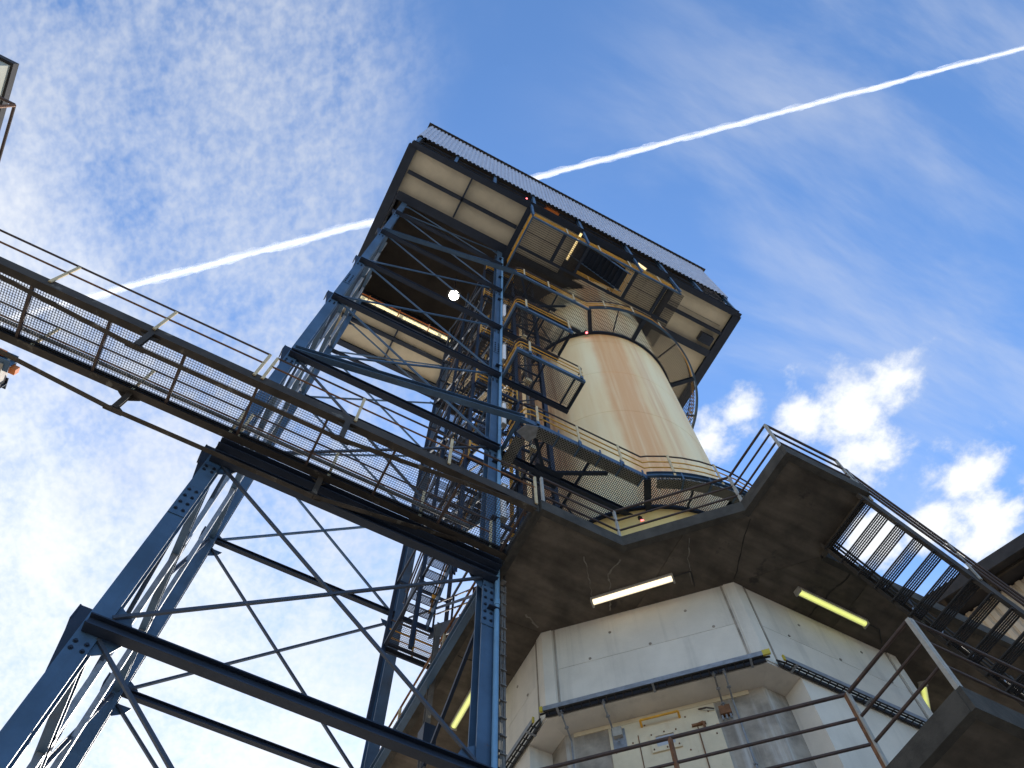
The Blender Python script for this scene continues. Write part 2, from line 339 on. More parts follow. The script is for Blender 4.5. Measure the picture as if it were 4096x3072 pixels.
# ================================================================== CONCRETE BASE
CXY=(10.18,11.0); AP=4.70; SH=AP*math.tan(math.pi/8)
def fp(phi,s,d):
    n=(math.cos(phi),math.sin(phi)); t=(-n[1],n[0]); return (CXY[0]+n[0]*(AP+d)+t[0]*s,CXY[1]+n[1]*(AP+d)+t[1]*s)
def seg(phi,s0,s1,h0,h1,d0,d1):
    """slab of wall between offsets d0<d1 from the face plane, mitred where it reaches a corner"""
    def e(s,d):
        lim=(AP+d)*math.tan(math.pi/8)
        return max(-lim,min(lim,s)) if abs(abs(s)-SH)>.02 else math.copysign(lim,s)
    return MB().prism([fp(phi,e(s0,d0),d0),fp(phi,e(s1,d0),d0),fp(phi,e(s1,d1),d1),fp(phi,e(s0,d1),d1)][::-1],h0,h1)
F45,FS,FW=R(-135),R(-90),R(180)
base=root('furnace_house','pale octagonal concrete furnace base with a recessed access door below the balcony','furnace base',(CXY[0],CXY[1],-ZO))
DN=.46
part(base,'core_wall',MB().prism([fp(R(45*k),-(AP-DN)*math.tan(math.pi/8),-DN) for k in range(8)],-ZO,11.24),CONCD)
part(base,'core_top',MB().prism([fp(R(45*k),-(AP-DN)*math.tan(math.pi/8),-DN) for k in range(8)],11.24,13.74),CONC)
WR=.66
for k in range(8):
    ph=R(45*k-180)
    for (a,b) in ((11.20,12.350),(12.358,13.53)):
        part(base,'wall_panel',seg(ph,-SH,SH,a,b,-DN,0),CONC)
    if k==1: continue
    s0,s1=-SH,SH
    if k==0: s1=SH-WR
    if k==2: s0=-SH+WR
    part(base,'wall_panel',seg(ph,s0,s1,-ZO,11.192,-DN,0),CONC)
for ph in (F45,FS,FW,R(-45)):
    for e in (-1,1):
        a=e*SH;b=e*(SH-.20)
        part(base,'corner_strip',seg(ph,min(a,b),max(a,b),11.25,13.50,0,.018),CONC)
        part(base,'corner_strip',seg(ph,min(e*(SH-.23),e*(SH-.27)),max(e*(SH-.23),e*(SH-.27)),11.25,13.50,0,.010),CONCD)
# formwork tie holes
TIE=shared('tie_hole',MB().ext([(.028*math.cos(k*math.pi/5),.028*math.sin(k*math.pi/5)) for k in range(10)],(0,0,0),(0,-.012,0)),CONCD)
for ph in (F45,FS,FW):
    for s,h in ((-1.05,12.42),(.1,12.40),(1.3,12.42),(-.6,13.0),(.9,13.05)):
        x,y=fp(ph,s,.0); inst(base,'tie_hole',TIE,(x,y,h),Matrix.Rotation(ph+R(90),4,'Z'))
# niche door
def nb(s0,s1,h0,h1,d0,d1): return seg(F45,s0,s1,h0,h1,-DN+d0,-DN+d1)
door=part(base,'access_door',nb(-.98,.87,8.6,11.06,0,.05),DOORM,label='cream steel access door with rust runs')
part(door,'door_seam',nb(-.50,-.485,8.6,10.75,.05,.062),RUSTY); part(door,'door_seam',nb(.50,.52,8.6,10.62,.05,.07),RUSTY)
fr=part(door,'window_frame',MB().add(*(lambda q:(q.v,q.f))(nb(-.31,.19,10.30,10.40,.05,.08))).add(*(lambda q:(q.v,q.f))(nb(-.31,.19,10.62,10.70,.05,.08))).add(*(lambda q:(q.v,q.f))(nb(-.31,-.21,10.40,10.62,.05,.08))).add(*(lambda q:(q.v,q.f))(nb(.10,.19,10.40,10.62,.05,.08))),DOORM)
part(door,'window_pane',nb(-.21,.10,10.40,10.62,.05,.058),GLASS)
RIV=shared('rivet',MB().ext([(.013*math.cos(k*math.pi/3),.013*math.sin(k*math.pi/3)) for k in range(6)],(0,0,0),(0,-.016,0)),RUSTY)
for s,h in ((-.27,10.35),(-.05,10.34),(.15,10.35),(-.27,10.66),(-.05,10.67),(.15,10.66),(-.75,10.9),(-.35,10.93),(.35,10.9),(.75,10.9),(-.9,10.5),(-.9,10.1),(.78,10.4),(.78,10.0),(-.6,10.62),(.3,10.2)):
    x,y=fp(F45,s,-DN+.082 if abs(s+.06)<.25 else -DN+.05); inst(door,'rivet',RIV,(x,y,h),Matrix.Rotation(F45+R(90),4,'Z'))
def w3(s,h,d): x,y=fp(F45,s,-DN+d); return (x,y,h)
part(door,'pull_handle',MB().path([w3(-.40,10.92,.05),w3(-.40,10.95,.17),w3(.26,10.95,.17),w3(.26,10.92,.05)],.02,8),YEL,True)
part(door,'latch',MB().path([w3(.44,10.66,.06),w3(.62,10.66,.10),w3(.62,10.5,.10)],.022,6).add(*(lambda q:(q.v,q.f))(nb(.42,.66,10.64,10.68,.05,.09))),RUSTY)
part(door,'hook',MB().path([w3(.60,11.0,.05),w3(.74,10.92,.12),w3(.86,10.90,.08)],.014,6),BRN,True)
part(base,'door_lintel_stain',nb(-1.6,1.5,11.10,11.19,0,.018),DOORM)

sb=root('switch_box','grey switch box with conduit fixed beside the cream access door','switch box',w3(-.82,10.7,.05))
part(sb,'backplate',nb(-.93,-.70,10.55,10.98,.05,.065),GALV); part(sb,'housing',nb(-.90,-.74,10.78,10.97,.065,.14),GREYP); part(sb,'lever',MB().path([w3(-.82,10.76,.08),w3(-.82,10.66,.12)],.014,6),GALV)
cj=root('conduit_junction','rusty cluster of conduit glands on the recess wall right of the door','conduit gland',w3(1.02,10.85,.05))
part(cj,'body',nb(.93,1.12,10.74,10.92,0,.09),RUSTY)
for s in (.95,1.02,1.09): part(cj,'gland',MB().tube(w3(s,10.74,.05),w3(s,10.64,.05),.018,6),GALV)
def conduit(pts,lab,name='conduit',mt=GALV,r=.016):
    o=root(name,lab,'conduit',pts[-1]); part(o,'pipe',MB().path(pts,r,8),mt,True)
    for a,b in zip(pts,pts[1:]):
        q=Vector(a).lerp(Vector(b),.45); part(o,'clip',MB().bar(q+Vector((0,0,-.02)),q+Vector((0,0,.02)),r*3.2,r*3.2),GALV)
def fo(s,h,d): x,y=fp(F45,s,d); return (x,y,h)
conduit([fo(-1.68,11.26,.05),fo(-1.66,11.1,.04),fo(-1.64,11.0,-.40),fo(-1.64,8,-.43)],'thin galvanised conduit dropping down the left part of the recess')
conduit([fo(-.92,11.26,.05),fo(-.92,11.12,.03),fo(-.90,11.02,-.38),fo(-.88,10.95,-.38)],'short galvanised conduit running down into the grey switch box')
conduit([fo(1.20,11.26,.05),fo(1.20,11.12,.03),fo(1.20,11.0,-.40),fo(1.20,8,-.43)],'long pale conduit dropping down right of the cream door')
conduit([fo(1.02,11.26,.05),fo(1.02,11.14,.03),fo(1.02,11.0,-.38),fo(1.02,10.9,-.38)],'dark conduit stub ending at the rusty gland cluster',mt=CABLE)

# cable trays round the base
def wall_tray(ph,s0,s1,lab):
    o=root('cable_tray',lab,'cable tray',(*fp(ph,(s0+s1)/2,.1),11.2),'cable trays round the concrete base')
    def bx(a,b,h0,h1,d0,d1): return seg(ph,a,b,h0,h1,d0,d1)
    part(o,'side_rail',bx(s0,s1,11.20,11.30,.185,.195),GALV); part(o,'side_rail',bx(s0,s1,11.20,11.30,.03,.04),GALVD)
    part(o,'flange',bx(s0,s1,11.192,11.20,.165,.195),GALVD); part(o,'flange',bx(s0,s1,11.192,11.20,.03,.05),GALVD)
    rung=shared('rung',MB().box(-.009,.0,-.007,.009,.155,.007),GALVD); n=int((s1-s0)/.15)
    for i in range(n):
        x,y=fp(ph,s0+.07+i*.15,.19); inst(o,'rung',rung,(x,y,11.208),Matrix.Rotation(ph+R(90),4,'Z'))
    for i in range(3):
        s=s0+.25+(s1-s0-.5)*i/2; part(o,'bracket',bx(s-.02,s+.02,11.21,11.40,0,.03).add(*(lambda q:(q.v,q.f))(bx(s-.02,s+.02,11.178,11.192,.0,.21))),GALV)
    for s in (s0+.012,s1-.012): part(o,'end_cap',bx(s-.018,s+.018,11.19,11.306,.165,.20),YTIP)
    part(o,'cable',MB().path([(*fp(ph,s0-.08,.09),11.235),(*fp(ph,s0+.1,.11),11.235),(*fp(ph,s1-.1,.11),11.235),(*fp(ph,s1+.08,.09),11.235)],.02,6),BLACK)
wall_tray(F45,-SH-.02,SH-.02,'grey cable tray with yellow ends above the recessed access door')
wall_tray(FS,-SH+.20,SH-.1,'grey cable tray running on behind the railing towards the outer stair')
wall_tray(FW,-SH+.1,SH-.16,'grey cable tray on the wall beside the cable ladder')

# ================================================================== SHELL
shell=root('furnace_shell','cream cylindrical furnace shell streaked with rust above the concrete base','furnace shell',(CXY[0],CXY[1],13.7))
def ring_mb(r0,r1,z0,z1,a0=-180,a1=180,n=96):
    mb=MB(); full=abs(a1-a0)>=359.9; k=n if full else n+1; vs=[]
    for i in range(k):
        a=R(a0+(a1-a0)*i/n); c,s=math.cos(a),math.sin(a)
        vs+=[(CXY[0]+r0*c,CXY[1]+r0*s,z0),(CXY[0]+r1*c,CXY[1]+r1*s,z0),(CXY[0]+r1*c,CXY[1]+r1*s,z1),(CXY[0]+r0*c,CXY[1]+r0*s,z1)]
    fs=[]
    for i in range(n):
        j=(i+1)%k
        for q in range(4): fs.append((4*i+q,4*i+(q+1)%4,4*j+(q+1)%4,4*j+q))
    if not full: fs+=[(0,3,2,1),(4*n,4*n+1,4*n+2,4*n+3)]
    return mb.add(vs,fs)
zs=[13.7,18.78,22.0,25.8,29.6,33.4,37.2,41.0,44.2]
for i,(a,b) in enumerate(zip(zs,zs[1:])):
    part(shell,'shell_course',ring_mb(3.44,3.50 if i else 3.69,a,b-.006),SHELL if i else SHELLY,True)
    part(shell,'weld_seam',ring_mb(3.49,3.506,b-.012,b+.006),SHELL,True)
part(shell,'top_plate',ring_mb(.02,3.49,44.2,44.3),DARK)

# ================================================================== BALCONIES
def railing(par,pts,h0,h1,rails=(1.0,.68,.36),mid=None,prm=BRN,pom=GREYP,r=.022,pw=.05):
    pm=MB().box(-pw/2,-pw/2,0,pw/2,pw/2,h1-h0)
    pme=shared('post',pm,pom)
    for p in pts: inst(par,'post',pme,(p[0],p[1],h0))
    for a,b in zip(pts,pts[1:]):
        L_=math.dist(a,b); k=int(L_/2.6)
        ang=math.atan2(b[1]-a[1],b[0]-a[0])
        for j in range(1,k+1): inst(par,'post',pme,(a[0]+(b[0]-a[0])*j/(k+1),a[1]+(b[1]-a[1])*j/(k+1),h0),Matrix.Rotation(ang,4,'Z'))
        for q in rails:
            z=h0+(h1-h0)*q
            part(par,'rail',MB().tube((a[0],a[1],z),(b[0],b[1],z),r*1.25 if q==1.0 else r,8),prm,True)
ub=root('upper_balcony','dark concrete balcony slab with brown handrails round the furnace base','balcony',(7.6,6.2,13.5))
outer=[(4.10,15.9),(4.10,6.62),(5.95,6.62),(7.63,4.88),(7.63,3.53),(9.40,3.53),(9.40,5.03),(16.4,5.03),(16.4,15.9)]
oct_in=[fp(R(45*k),-(AP-.2)*math.tan(math.pi/8),-.2) for k in range(8)]
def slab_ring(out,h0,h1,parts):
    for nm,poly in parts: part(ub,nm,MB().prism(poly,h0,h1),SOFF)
c45a,c45b=fp(F45,-SH,0),fp(F45,SH,0); cWl=fp(FW,-SH,0); cSr=fp(FS,SH,0)
j=.004
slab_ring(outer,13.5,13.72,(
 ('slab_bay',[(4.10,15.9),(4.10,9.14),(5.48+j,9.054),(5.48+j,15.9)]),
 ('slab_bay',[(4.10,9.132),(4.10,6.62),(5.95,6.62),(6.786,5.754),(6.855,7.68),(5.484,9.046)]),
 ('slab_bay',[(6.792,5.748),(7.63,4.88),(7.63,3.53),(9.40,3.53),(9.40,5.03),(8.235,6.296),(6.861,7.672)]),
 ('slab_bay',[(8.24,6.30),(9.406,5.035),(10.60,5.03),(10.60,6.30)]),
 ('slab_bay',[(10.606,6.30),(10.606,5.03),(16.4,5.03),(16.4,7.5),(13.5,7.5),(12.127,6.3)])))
# drip kerb along the free edges
def kerb(par,pts,h0,h1,w,mt,name='kerb'):
    for a,b in zip(pts,pts[1:]):
        A=Vector((*a,0));B=Vector((*b,0));d=(B-A).normalized()
        part(par,name,MB().bar((A.x-d.x*w*.5,A.y-d.y*w*.5,(h0+h1)/2),(B.x+d.x*w*.49,B.y+d.y*w*.49,(h0+h1)/2),w,h1-h0),mt)
kerb(ub,[(4.12,15.9),(4.12,6.70)],13.47,13.80,.14,KERB); kerb(ub,[(4.20,6.60),(5.92,6.60)],13.468,13.802,.14,KERB); kerb(ub,[(5.95,6.57),(7.60,4.86)],13.472,13.798,.14,KERB)
kerb(ub,[(7.61,4.85),(7.61,3.60)],13.47,13.801,.14,KERB); kerb(ub,[(7.62,3.53),(9.36,3.53)],13.474,13.797,.14,KERB); kerb(ub,[(9.52,5.02),(16.3,5.02)],13.47,13.80,.12,KERB)
# pale lime cracks and dark day joints under the slab
LIME=mat('lime_crust',(.21,.185,.15),.95,0,.4,9,bump=.4); JNT=mat('dark_joint',(.035,.03,.026),.95,0,.3,6)
def crack(pts,w,mt,name,h=13.4965):
    mb=MB(); q=[]
    for (a,b) in zip(pts,pts[1:]):
        for k in range(7): t=k/7; q.append((a[0]+(b[0]-a[0])*t+random.uniform(-.025,.025),a[1]+(b[1]-a[1])*t+random.uniform(-.025,.025)))
    q.append(pts[-1])
    for a,b in zip(q,q[1:]): mb.bar((a[0],a[1],h),(b[0],b[1],h),w*random.uniform(.3,1.3),.006)
    part(ub,name,mb,mt)
crack([(6.02,6.86),(5.98,7.25),(6.25,7.65),(6.42,7.95)],.03,LIME,'lime_crack'); crack([(5.35,7.1),(5.72,7.55),(6.05,7.98)],.018,LIME,'lime_crack')
crack([(6.95,5.85),(7.25,6.35),(7.55,6.7)],.025,LIME,'lime_crack'); crack([(5.0,8.8),(5.35,8.95)],.04,LIME,'lime_crack')
crack([(10.15,5.1),(10.05,5.7),(10.0,6.25)],.03,JNT,'day_joint'); crack([(4.2,10.3),(5.4,10.25)],.03,JNT,'day_joint'); crack([(7.72,4.95),(8.2,6.22)],.02,JNT,'day_joint')
part(ub,'edge_beam',MB().bar((9.37,3.62,13.44),(9.37,4.96,13.44),.10,.10),SLAB)
railing(ub,[(4.22,6.60),(5.92,6.60),(7.61,4.84),(7.61,3.53),(9.33,3.53)],13.70,14.88)
railing(ub,[(4.12,8.75),(4.12,10.9),(4.12,13.2),(4.12,15.8)],13.70,14.80,prm=RUSTY,pom=POST)

lb=root('lower_balcony','dark concrete lower balcony corner with brown rails in front of the furnace base','balcony',(8.2,4.4,7.12))
lo=[(4.6,7.9),(5.82,6.62),(7.52,4.84),(7.52,3.36),(14.5,3.36)]
LBH=7.12
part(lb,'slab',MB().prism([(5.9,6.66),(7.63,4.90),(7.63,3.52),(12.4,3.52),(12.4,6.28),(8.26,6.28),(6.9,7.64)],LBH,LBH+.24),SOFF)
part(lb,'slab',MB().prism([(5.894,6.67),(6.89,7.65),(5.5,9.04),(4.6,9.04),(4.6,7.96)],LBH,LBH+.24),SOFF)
kerb(lb,[(7.62,4.84),(7.62,3.58)],LBH-.04,LBH+.30,.13,KERB); kerb(lb,[(7.63,3.51),(12.4,3.51)],LBH-.043,LBH+.297,.13,KERB); kerb(lb,[(4.6,7.95),(7.60,4.89)],LBH-.042,LBH+.298,.13,KERB)
railing(lb,[(4.25,8.25),(5.92,6.58),(7.63,4.87)],LBH+.26,8.72,(1.0,.68,.36),pom=RUSTY,pw=.05,r=.022)
railing(lb,[(7.64,4.85),(7.63,3.51)],LBH+.26,8.72,(1.0,.68,.36),pw=.06,r=.022)
railing(lb,[(7.66,3.50),(12.4,3.50)],LBH+.26,8.72,(1.0,.68,.36),r=.02)

# ================================================================== STEEL TOWER
LX,CX_,Y1,Y2=-1.565,3.85,8.25,13.95
LV=[3.4,8.5,13.2,18.85,24.1,29.1,34.5,39.4]
tw=root('steel_tower','blue braced steel tower of four columns beside the furnace','steel tower',(1.14,11.1,-ZO))
colm={}
for x in (LX,CX_):
    for y in (Y1,Y2):
        c=part(tw,'column',MB().ext([(-.135,-.15),(.135,-.15),(.135,-.125),(.012,-.125),(.012,.125),(.135,.125),(.135,.15),(-.135,.15),(-.135,.125),(-.012,.125),(-.012,-.125),(-.135,-.125)],(x,y,-ZO),(x,y,42.2),(0,1,0)),BLUE)
        colm[(x,y)]=c
YF=Y1-.15
for i,h in enumerate(LV):
    big=.3 if h>8 else .3
    part(tw,'beam',MB().ibeam((LX-.09,YF-.085,h*.988),(CX_+.10,YF-.085,h*.988),.16,.19),BLUED)
    part(tw,'beam',MB().ibeam((LX+.02,Y2-.02,h),(CX_-.02,Y2-.02,h),.12,.15),BLUED)
    for x in (LX,)+((CX_,) if h<14 else ()): part(tw,'side_beam',MB().ibeam((x,Y1+.15,h-.04),(x,Y2-.15,h-.04),.14,.24),BLUE)
    # end plates and haunches outside the left columns
    for y in (Y1,Y2):
        s=YF if y==Y1 else y-.15
        part(tw,'haunch_plate',MB().plate([(LX-.135,s+.02,h+.22),(LX-.29,s+.02,h+.22),(LX-.29,s+.02,h-.05),(LX-.135,s+.02,h-.95)],.02),BLUED)
        part(tw,'haunch_plate',MB().plate([(LX-.29,s,h+.22),(LX-.29,s+.26,h+.22),(LX-.29,s+.26,h-.05),(LX-.29,s,h-.05)],.02),BLUED)
lv2=LV+[42.0]
for i,(a,b) in enumerate(zip(lv2,lv2[1:])):
    for y,w in ((Y1-.16,.048),(Y2+.10,.058)):
        if b-a<3.5 and y>10: continue
        o1=(LX+.13,y,a+.18); o2=(CX_-.13,y,b-.20)
        p1=(LX+.13,y+.03,b-.20); p2=(CX_-.13,y+.03,a+.18)
        bm=BRC if a<18 else BLUE  # lower storeys take the brace colour with shade painted in
        part(tw,'brace',MB().angle(o1,o2,w,.010,(0,1,0)),bm); part(tw,'brace',MB().angle(p1,p2,w,.010,(0,1,0)),bm)
        for (gx,gz,sx,sz) in ((LX+.12,a+.15,1,1),(CX_-.12,a+.15,-1,1),(LX+.12,b-.15,1,-1),(CX_-.12,b-.15,-1,-1)):
            part(tw,'gusset_plate',MB().plate([(gx,y+.055,gz),(gx+sx*.30,y+.055,gz),(gx+sx*.22,y+.055,gz+sz*.18),(gx,y+.055,gz+sz*.34)],.014),BLUE)
    # left side frame: K braces and guide rails
    ym=(Y1+Y2)/2; x=LX-.02
    part(tw,'brace',MB().angle((x,Y1+.2,b-.25),(x,ym,a+.2),.07,.012,(1,0,0)),BRC); part(tw,'brace',MB().angle((x,Y2-.2,b-.25),(x,ym,a+.2),.07,.012,(1,0,0)),BRC)
    if False:
        # horizontal wind bracing of each storey floor
        part(tw,'wind_brace',MB().angle((LX+.15,Y1+.2,b-.1),(1.1,Y2-.1,b-.1),.06),BRC)
        part(tw,'wind_brace',MB().angle((CX_-.15,Y2-.2,b-.16),(LX+.15,Y2-3.2,b-.16),.06),BRC)
for xx,yy in ((LX+.06,10.3),(LX+.06,12.2)):
    part(tw,'guide_rail',MB().chan((xx,yy,2.0),(xx,yy,41.8),.10,.10,.014),GALV)
    for h in LV[1:]: part(tw,'rail_clamp',MB().box(LX-.06,yy-.12,h-.05,xx+.02,yy+.12,h+.12),BLUED)
part(tw,'bridge_bearer',MB().ibeam((LX-.10,YF-.13,13.33),(CX_+.12,YF-.13,13.33),.25,.20),BLUED)
# splice plates with bolts on the front columns
def splice(x,h,n,w=.10,back=False):
    sp=part(tw,'splice_plate',MB().box(x-.125,YF-.018,h-n*.11/1,x+.125,YF-.001,h+n*.11/1),BLUE)
    for k in range(n):
        for sx in (-1,1): inst(sp,'bolt',BOLT,(x+sx*.06,YF-.018,h-(n-1)*.1+k*.2))
splice(LX,11.6,4); splice(LX,26.3,5); splice(CX_-.02,26.6,5); splice(CX_-.03,12.2,5)
for h in LV[1:]:
    for x in (LX,CX_-.04):
        for dz in (-.24,-.36):
            for sx in (-.07,.07): inst(colm[(LX if x==LX else CX_,Y1)],'bolt',BOLT,(x+sx,YF,h*.985+dz))
# extra diagonal seen on the front face at bridge level, and horizontal struts out to the balconies
for h in (18.85,34.5): part(tw,'outrigger_beam',MB().ibeam((LX-.05,YF-.06,h+.06),(4.20,7.10,h+.02),.16,.24),BLUE)
for h,x1 in ((18.72,7.9),(24.02,6.44),(29.02,6.42),(34.4,7.9)): part(tw,'outrigger_beam',MB().ibeam((CX_+.14,8.17,h),(x1,8.17,h),.14,.22),BLUED)

# drain pipe on the front right column
dp=root('drain_pipe','light blue drain pipe clipped to the front right tower column','pipe',(3.97,YF-.06,-ZO))
hz=[-ZO,4,8.3,12.4,15.5,18.2,21.3,25.0,29.3,33.0,36.8,40.6]
for a,b in zip(hz,hz[1:]):
    part(dp,'pipe_length',MB().tube((3.972,YF-.06,a),(3.972,YF-.06,b-.01),.047,12),PIPE,True)
    part(dp,'socket',MB().tube((3.972,YF-.06,b-.16),(3.972,YF-.06,b),.058,12),PIPE,True)
    part(dp,'clamp',MB().box(3.80,YF-.118,b-.30,4.03,YF-.004,b-.275),BLUED)
# cable ladder
cl=root('cable_ladder','vertical cable ladder with bundled grey cables beside the tower column','cable ladder',(4.12,8.12,-ZO))
for x in (4.075,4.19): part(cl,'stringer',MB().box(x-.012,8.14,-ZO,x+.012,8.20,13.45),GALVD)
rg=shared('ladder_rung',MB().box(0,.0,-.012,.10,.03,.012),GALVD); tie=shared('cable_tie',MB().box(0,-.06,-.008,.10,.04,.008),CABLE)
for k in range(46): inst(cl,'rung',rg,(4.085,8.15,-1+k*.315))
for k in range(30): inst(cl,'cable_tie',tie,(4.085,8.13,3.0+k*.35),Matrix.Rotation(R(random.uniform(-6,6)),4,'Y'))
for k in range(5):
    x=4.095+k*.02; pts=[(x+random.uniform(-.006,.006),8.11+random.uniform(-.02,.015),-1.5+q*.5) for q in range(30)]
    part(cl,'cable',MB().path(pts,.0085,6),CABLE,True)

# ================================================================== TOWER STAIR
HI=((3.45,4.03),(4.22,4.80))
TREAD=MB()
TW=.59
for y in (-.11,.11): TREAD.box(0,y-.004,-.04,TW,y+.004,0)
for k in range(7): TREAD.box(0,-.11+k*.0367-.003,-.03,TW,-.11+k*.0367+.003,-.002)
for k in range(13): TREAD.box(k*TW/12-.003,-.11,-.016,k*TW/12+.003,.11,-.004)
for x in (0,TW): TREAD.box(x-.004,-.11,-.055,x+.004,.11,0)
TREADM=shared('tread',TREAD,GALVD)
YFR,YBK=9.45,12.05
def flight(h0,h1,ya,yb,X,lab):
    o=root('stair_flight',lab,'stair',(X[0],ya,h0),'stair flights inside the tower')
    n=max(8,round((h1-h0)/.215))
    for x in (X[0]-.035,X[1]+.035): part(o,'stringer',MB().bar((x,ya,h0-.08),(x,yb,h1-.08),.030,.34),BLUED if x<X[1] else BLUE)
    for k in range(1,n): inst(o,'tread',TREADM,(X[0],ya+(yb-ya)*k/n,h0+(h1-h0)*k/n))
    for x in (X[0]-.05,X[1]+.05):
        for q in (.55,1.0): part(o,'rail',MB().tube((x,ya,h0+q),(x,yb,h1+q),.021,6),YEL if (q<.9 and x>X[1]) else BRN,True)
        for t in (.06,.5,.95): y=ya+(yb-ya)*t;h=h0+(h1-h0)*t; part(o,'post',MB().bar((x,y,h-.1),(x,y,h+1.0),.045,.03,(0,1,0)),YEL if x>X[1] else BLUED)
def landing(h,y0,y1,lab,rail,lanes):
    o=root('stair_landing',lab,'landing',(lanes[0][0],y0,h-.15),'landings of the tower stair')
    x0,x1=lanes[0][0]-.06,lanes[1][1]+.06
    for y in (y0,y1): part(o,'edge_beam',MB().bar((x0,y,h-.08),(x1,y,h-.08),.05,.16),BLUED)
    for x in (x0,x1): part(o,'edge_beam',MB().bar((x,y0+.03,h-.08),(x,y1-.03,h-.08),.05,.158),BLUED)
    part(o,'grating',grate(lambda a,b:True,x0+.04,x1-.04,y0+.03,y1-.03,.042,.05,h,.03,.005,.2),GALVD,kind='stuff')
    ye=y0 if rail<0 else y1
    for q in (.4,.7,1.05): part(o,'rail',MB().tube((x0,ye,h+q),(x1,ye,h+q),.02,6),YEL if q<1 else BRN,True)
    for x in (x0,(x0+x1)/2,x1): part(o,'post',MB().bar((x,ye,h-.1),(x,ye,h+1.05),.045,.03),YEL)
LN={13.2:'balcony',18.85:'lower ring',24.1:'lower box',29.1:'upper box',34.5:'upper ring',39.4:'roof'}
for i,(a,b) in enumerate(zip(LV[2:],LV[3:])):
    a0=a if a>14 else 13.74; mid=(a0+b)/2; t=f'the {LN[a]} and {LN[b]} platforms'
    flight(a0,mid,YFR,YBK,HI[1] if a>14 else (4.24,4.85),'yellow railed stair flight climbing backwards between '+t); flight(mid,b,YBK,YFR,HI[0],'yellow railed stair flight climbing frontwards between '+t)
    landing(mid,YBK-.05,YBK+.95,'grated back landing of the tower stair between '+t,1,HI)
for a in LV[3:]: landing(a,YFR-.85,YFR+.05,f'grated front landing of the tower stair level with the {LN[a]} platform',-1,HI)
# side frame of the tower beside the stair
for i,(a,b) in enumerate(zip(lv2[1:],lv2[2:])):
    part(tw,'side_brace',MB().angle((3.97 if a<13 else 4.125,Y1+.2,a+.15),(3.97 if a<13 else 4.125,Y2-.2,b-.15),.07,.012,(1,0,0)),BRC if a>9 else BLUED)
part(tw,'side_brace',MB().angle((3.97,Y1+.2,12.8),(3.97,Y2-.2,8.8),.08,.012,(1,0,0)),BLUED)
part(tw,'stair_mast',MB().ibeam((3.95,10.9,-ZO),(3.95,10.9,15.0),.10,.14,.012,.010,(0,1,0)),MAST)
part(tw,'mast_bracket',MB().box(3.86,10.75,11.5,4.12,11.05,11.95),BLUED)

# ================================================================== FOOTBRIDGE
br=root('footbridge','long rusty grated footbridge joining the concrete balcony','footbridge',(-1.0,7.2,13.5))
BX0,BX1,BY0,BY1=-13.5,4.05,6.56,7.86
for y,s in ((BY0,1),(BY1,-1)):
    part(br,'girder',MB().chan((BX0,y,13.60),(BX1,y,13.60),.10,.24,.016,-s),BRG)
    part(br,'flange',MB().box(BX0,min(y,y+s*.14),13.462,BX1,max(y,y+s*.14),13.478),BRG)
k=0;x=BX1-.17
while x>BX0:
    part(br,'cross_beam',MB().bar((x,BY0+.12,13.53),(x,BY1-.12,13.53),.045,.07),BRN); x-=1.335
part(br,'grating',grate(lambda a,b:True,BX0,BX1-.02,BY0+.03,BY1-.03,.046,.046,13.63,.022,.0048,.5,.0048),GALVD,kind='stuff')
part(br,'end_beam',MB().box(4.02,6.60,13.43,4.09,7.84,13.74),KERB)
for y in (BY0+.03,BY1-.03):
    dz=.66
    for xa,xb in ((-5.95,.35),):
        xs=(-8.3,-3.42,.22,3.6) if y<7 else (-8.3,-3.40,.22,3.0)
        pz=[(xs[0],y,13.45),(xs[1],y,13.45-dz+.04),(xs[2],y,13.45-dz+.04),(xs[3],y,13.45)]
        for a,b in zip(pz,pz[1:]): part(br,'tie_chord',MB().angle(a,b,.085,.012),BRG)
        for xq in xs[1:3]:
            part(br,'strut',MB().ibeam((xq,y,13.45-dz+.04),(xq,y,13.47),.10,.08,.012,.01,(0,1,0)),BRG)
            gp=part(br,'gusset_plate',MB().plate([(xq-.19,y+.05,12.88),(xq-.06,y+.05,13.0),(xq+.06,y+.05,13.0),(xq+.19,y+.05,12.88),(xq+.16,y+.05,12.79),(xq-.16,y+.05,12.79)],.014),BRG)
            part(br,'gusset_plate',MB().plate([(xq-.20,y+.04,13.47),(xq-.05,y+.04,13.32),(xq+.05,y+.04,13.32),(xq+.20,y+.04,13.47)],.014),BRG)
def brail(y,segs,sg):
    for pts in segs:
        for x in pts: part(br,'post',MB().bar((x,y,13.56),(x,y,14.64),.055,.025,(0,1,0)),POST)
        for q,r,mt in ((14.63,.021,BRN),(14.18,.019,RUSTY)): part(br,'rail',MB().tube((pts[0]-(0 if pts[0]>-12 else 1),y,q),(pts[-1],y,q),r,8),mt,True)
brail(BY0-.03,((-12.6,-10.75,-8.9,-7.08,-5.25,-3.43,-1.60),(-1.45,.33,2.2,4.02)),1)
brail(BY1-.04,((-12.6,-10.75,-8.9,-7.08,-5.25,-3.43,-1.60),(-1.45,.33,2.2,3.7)),1)
part(br,'service_pipe',MB().tube((BX0,BY1-.12,13.9),(3.2,BY1-.12,13.9),.04,10),CABLE,True)
pier=root('bridge_pier','plain concrete pier carrying the far end of the footbridge','pier',(-13.2,7.2,-ZO))
part(pier,'shaft',MB().box(-13.7,6.6,-ZO,-12.8,7.8,13.0),CONC); part(pier,'cap',MB().box(-14.0,6.3,13.0,-12.5,8.1,13.45),CONC)

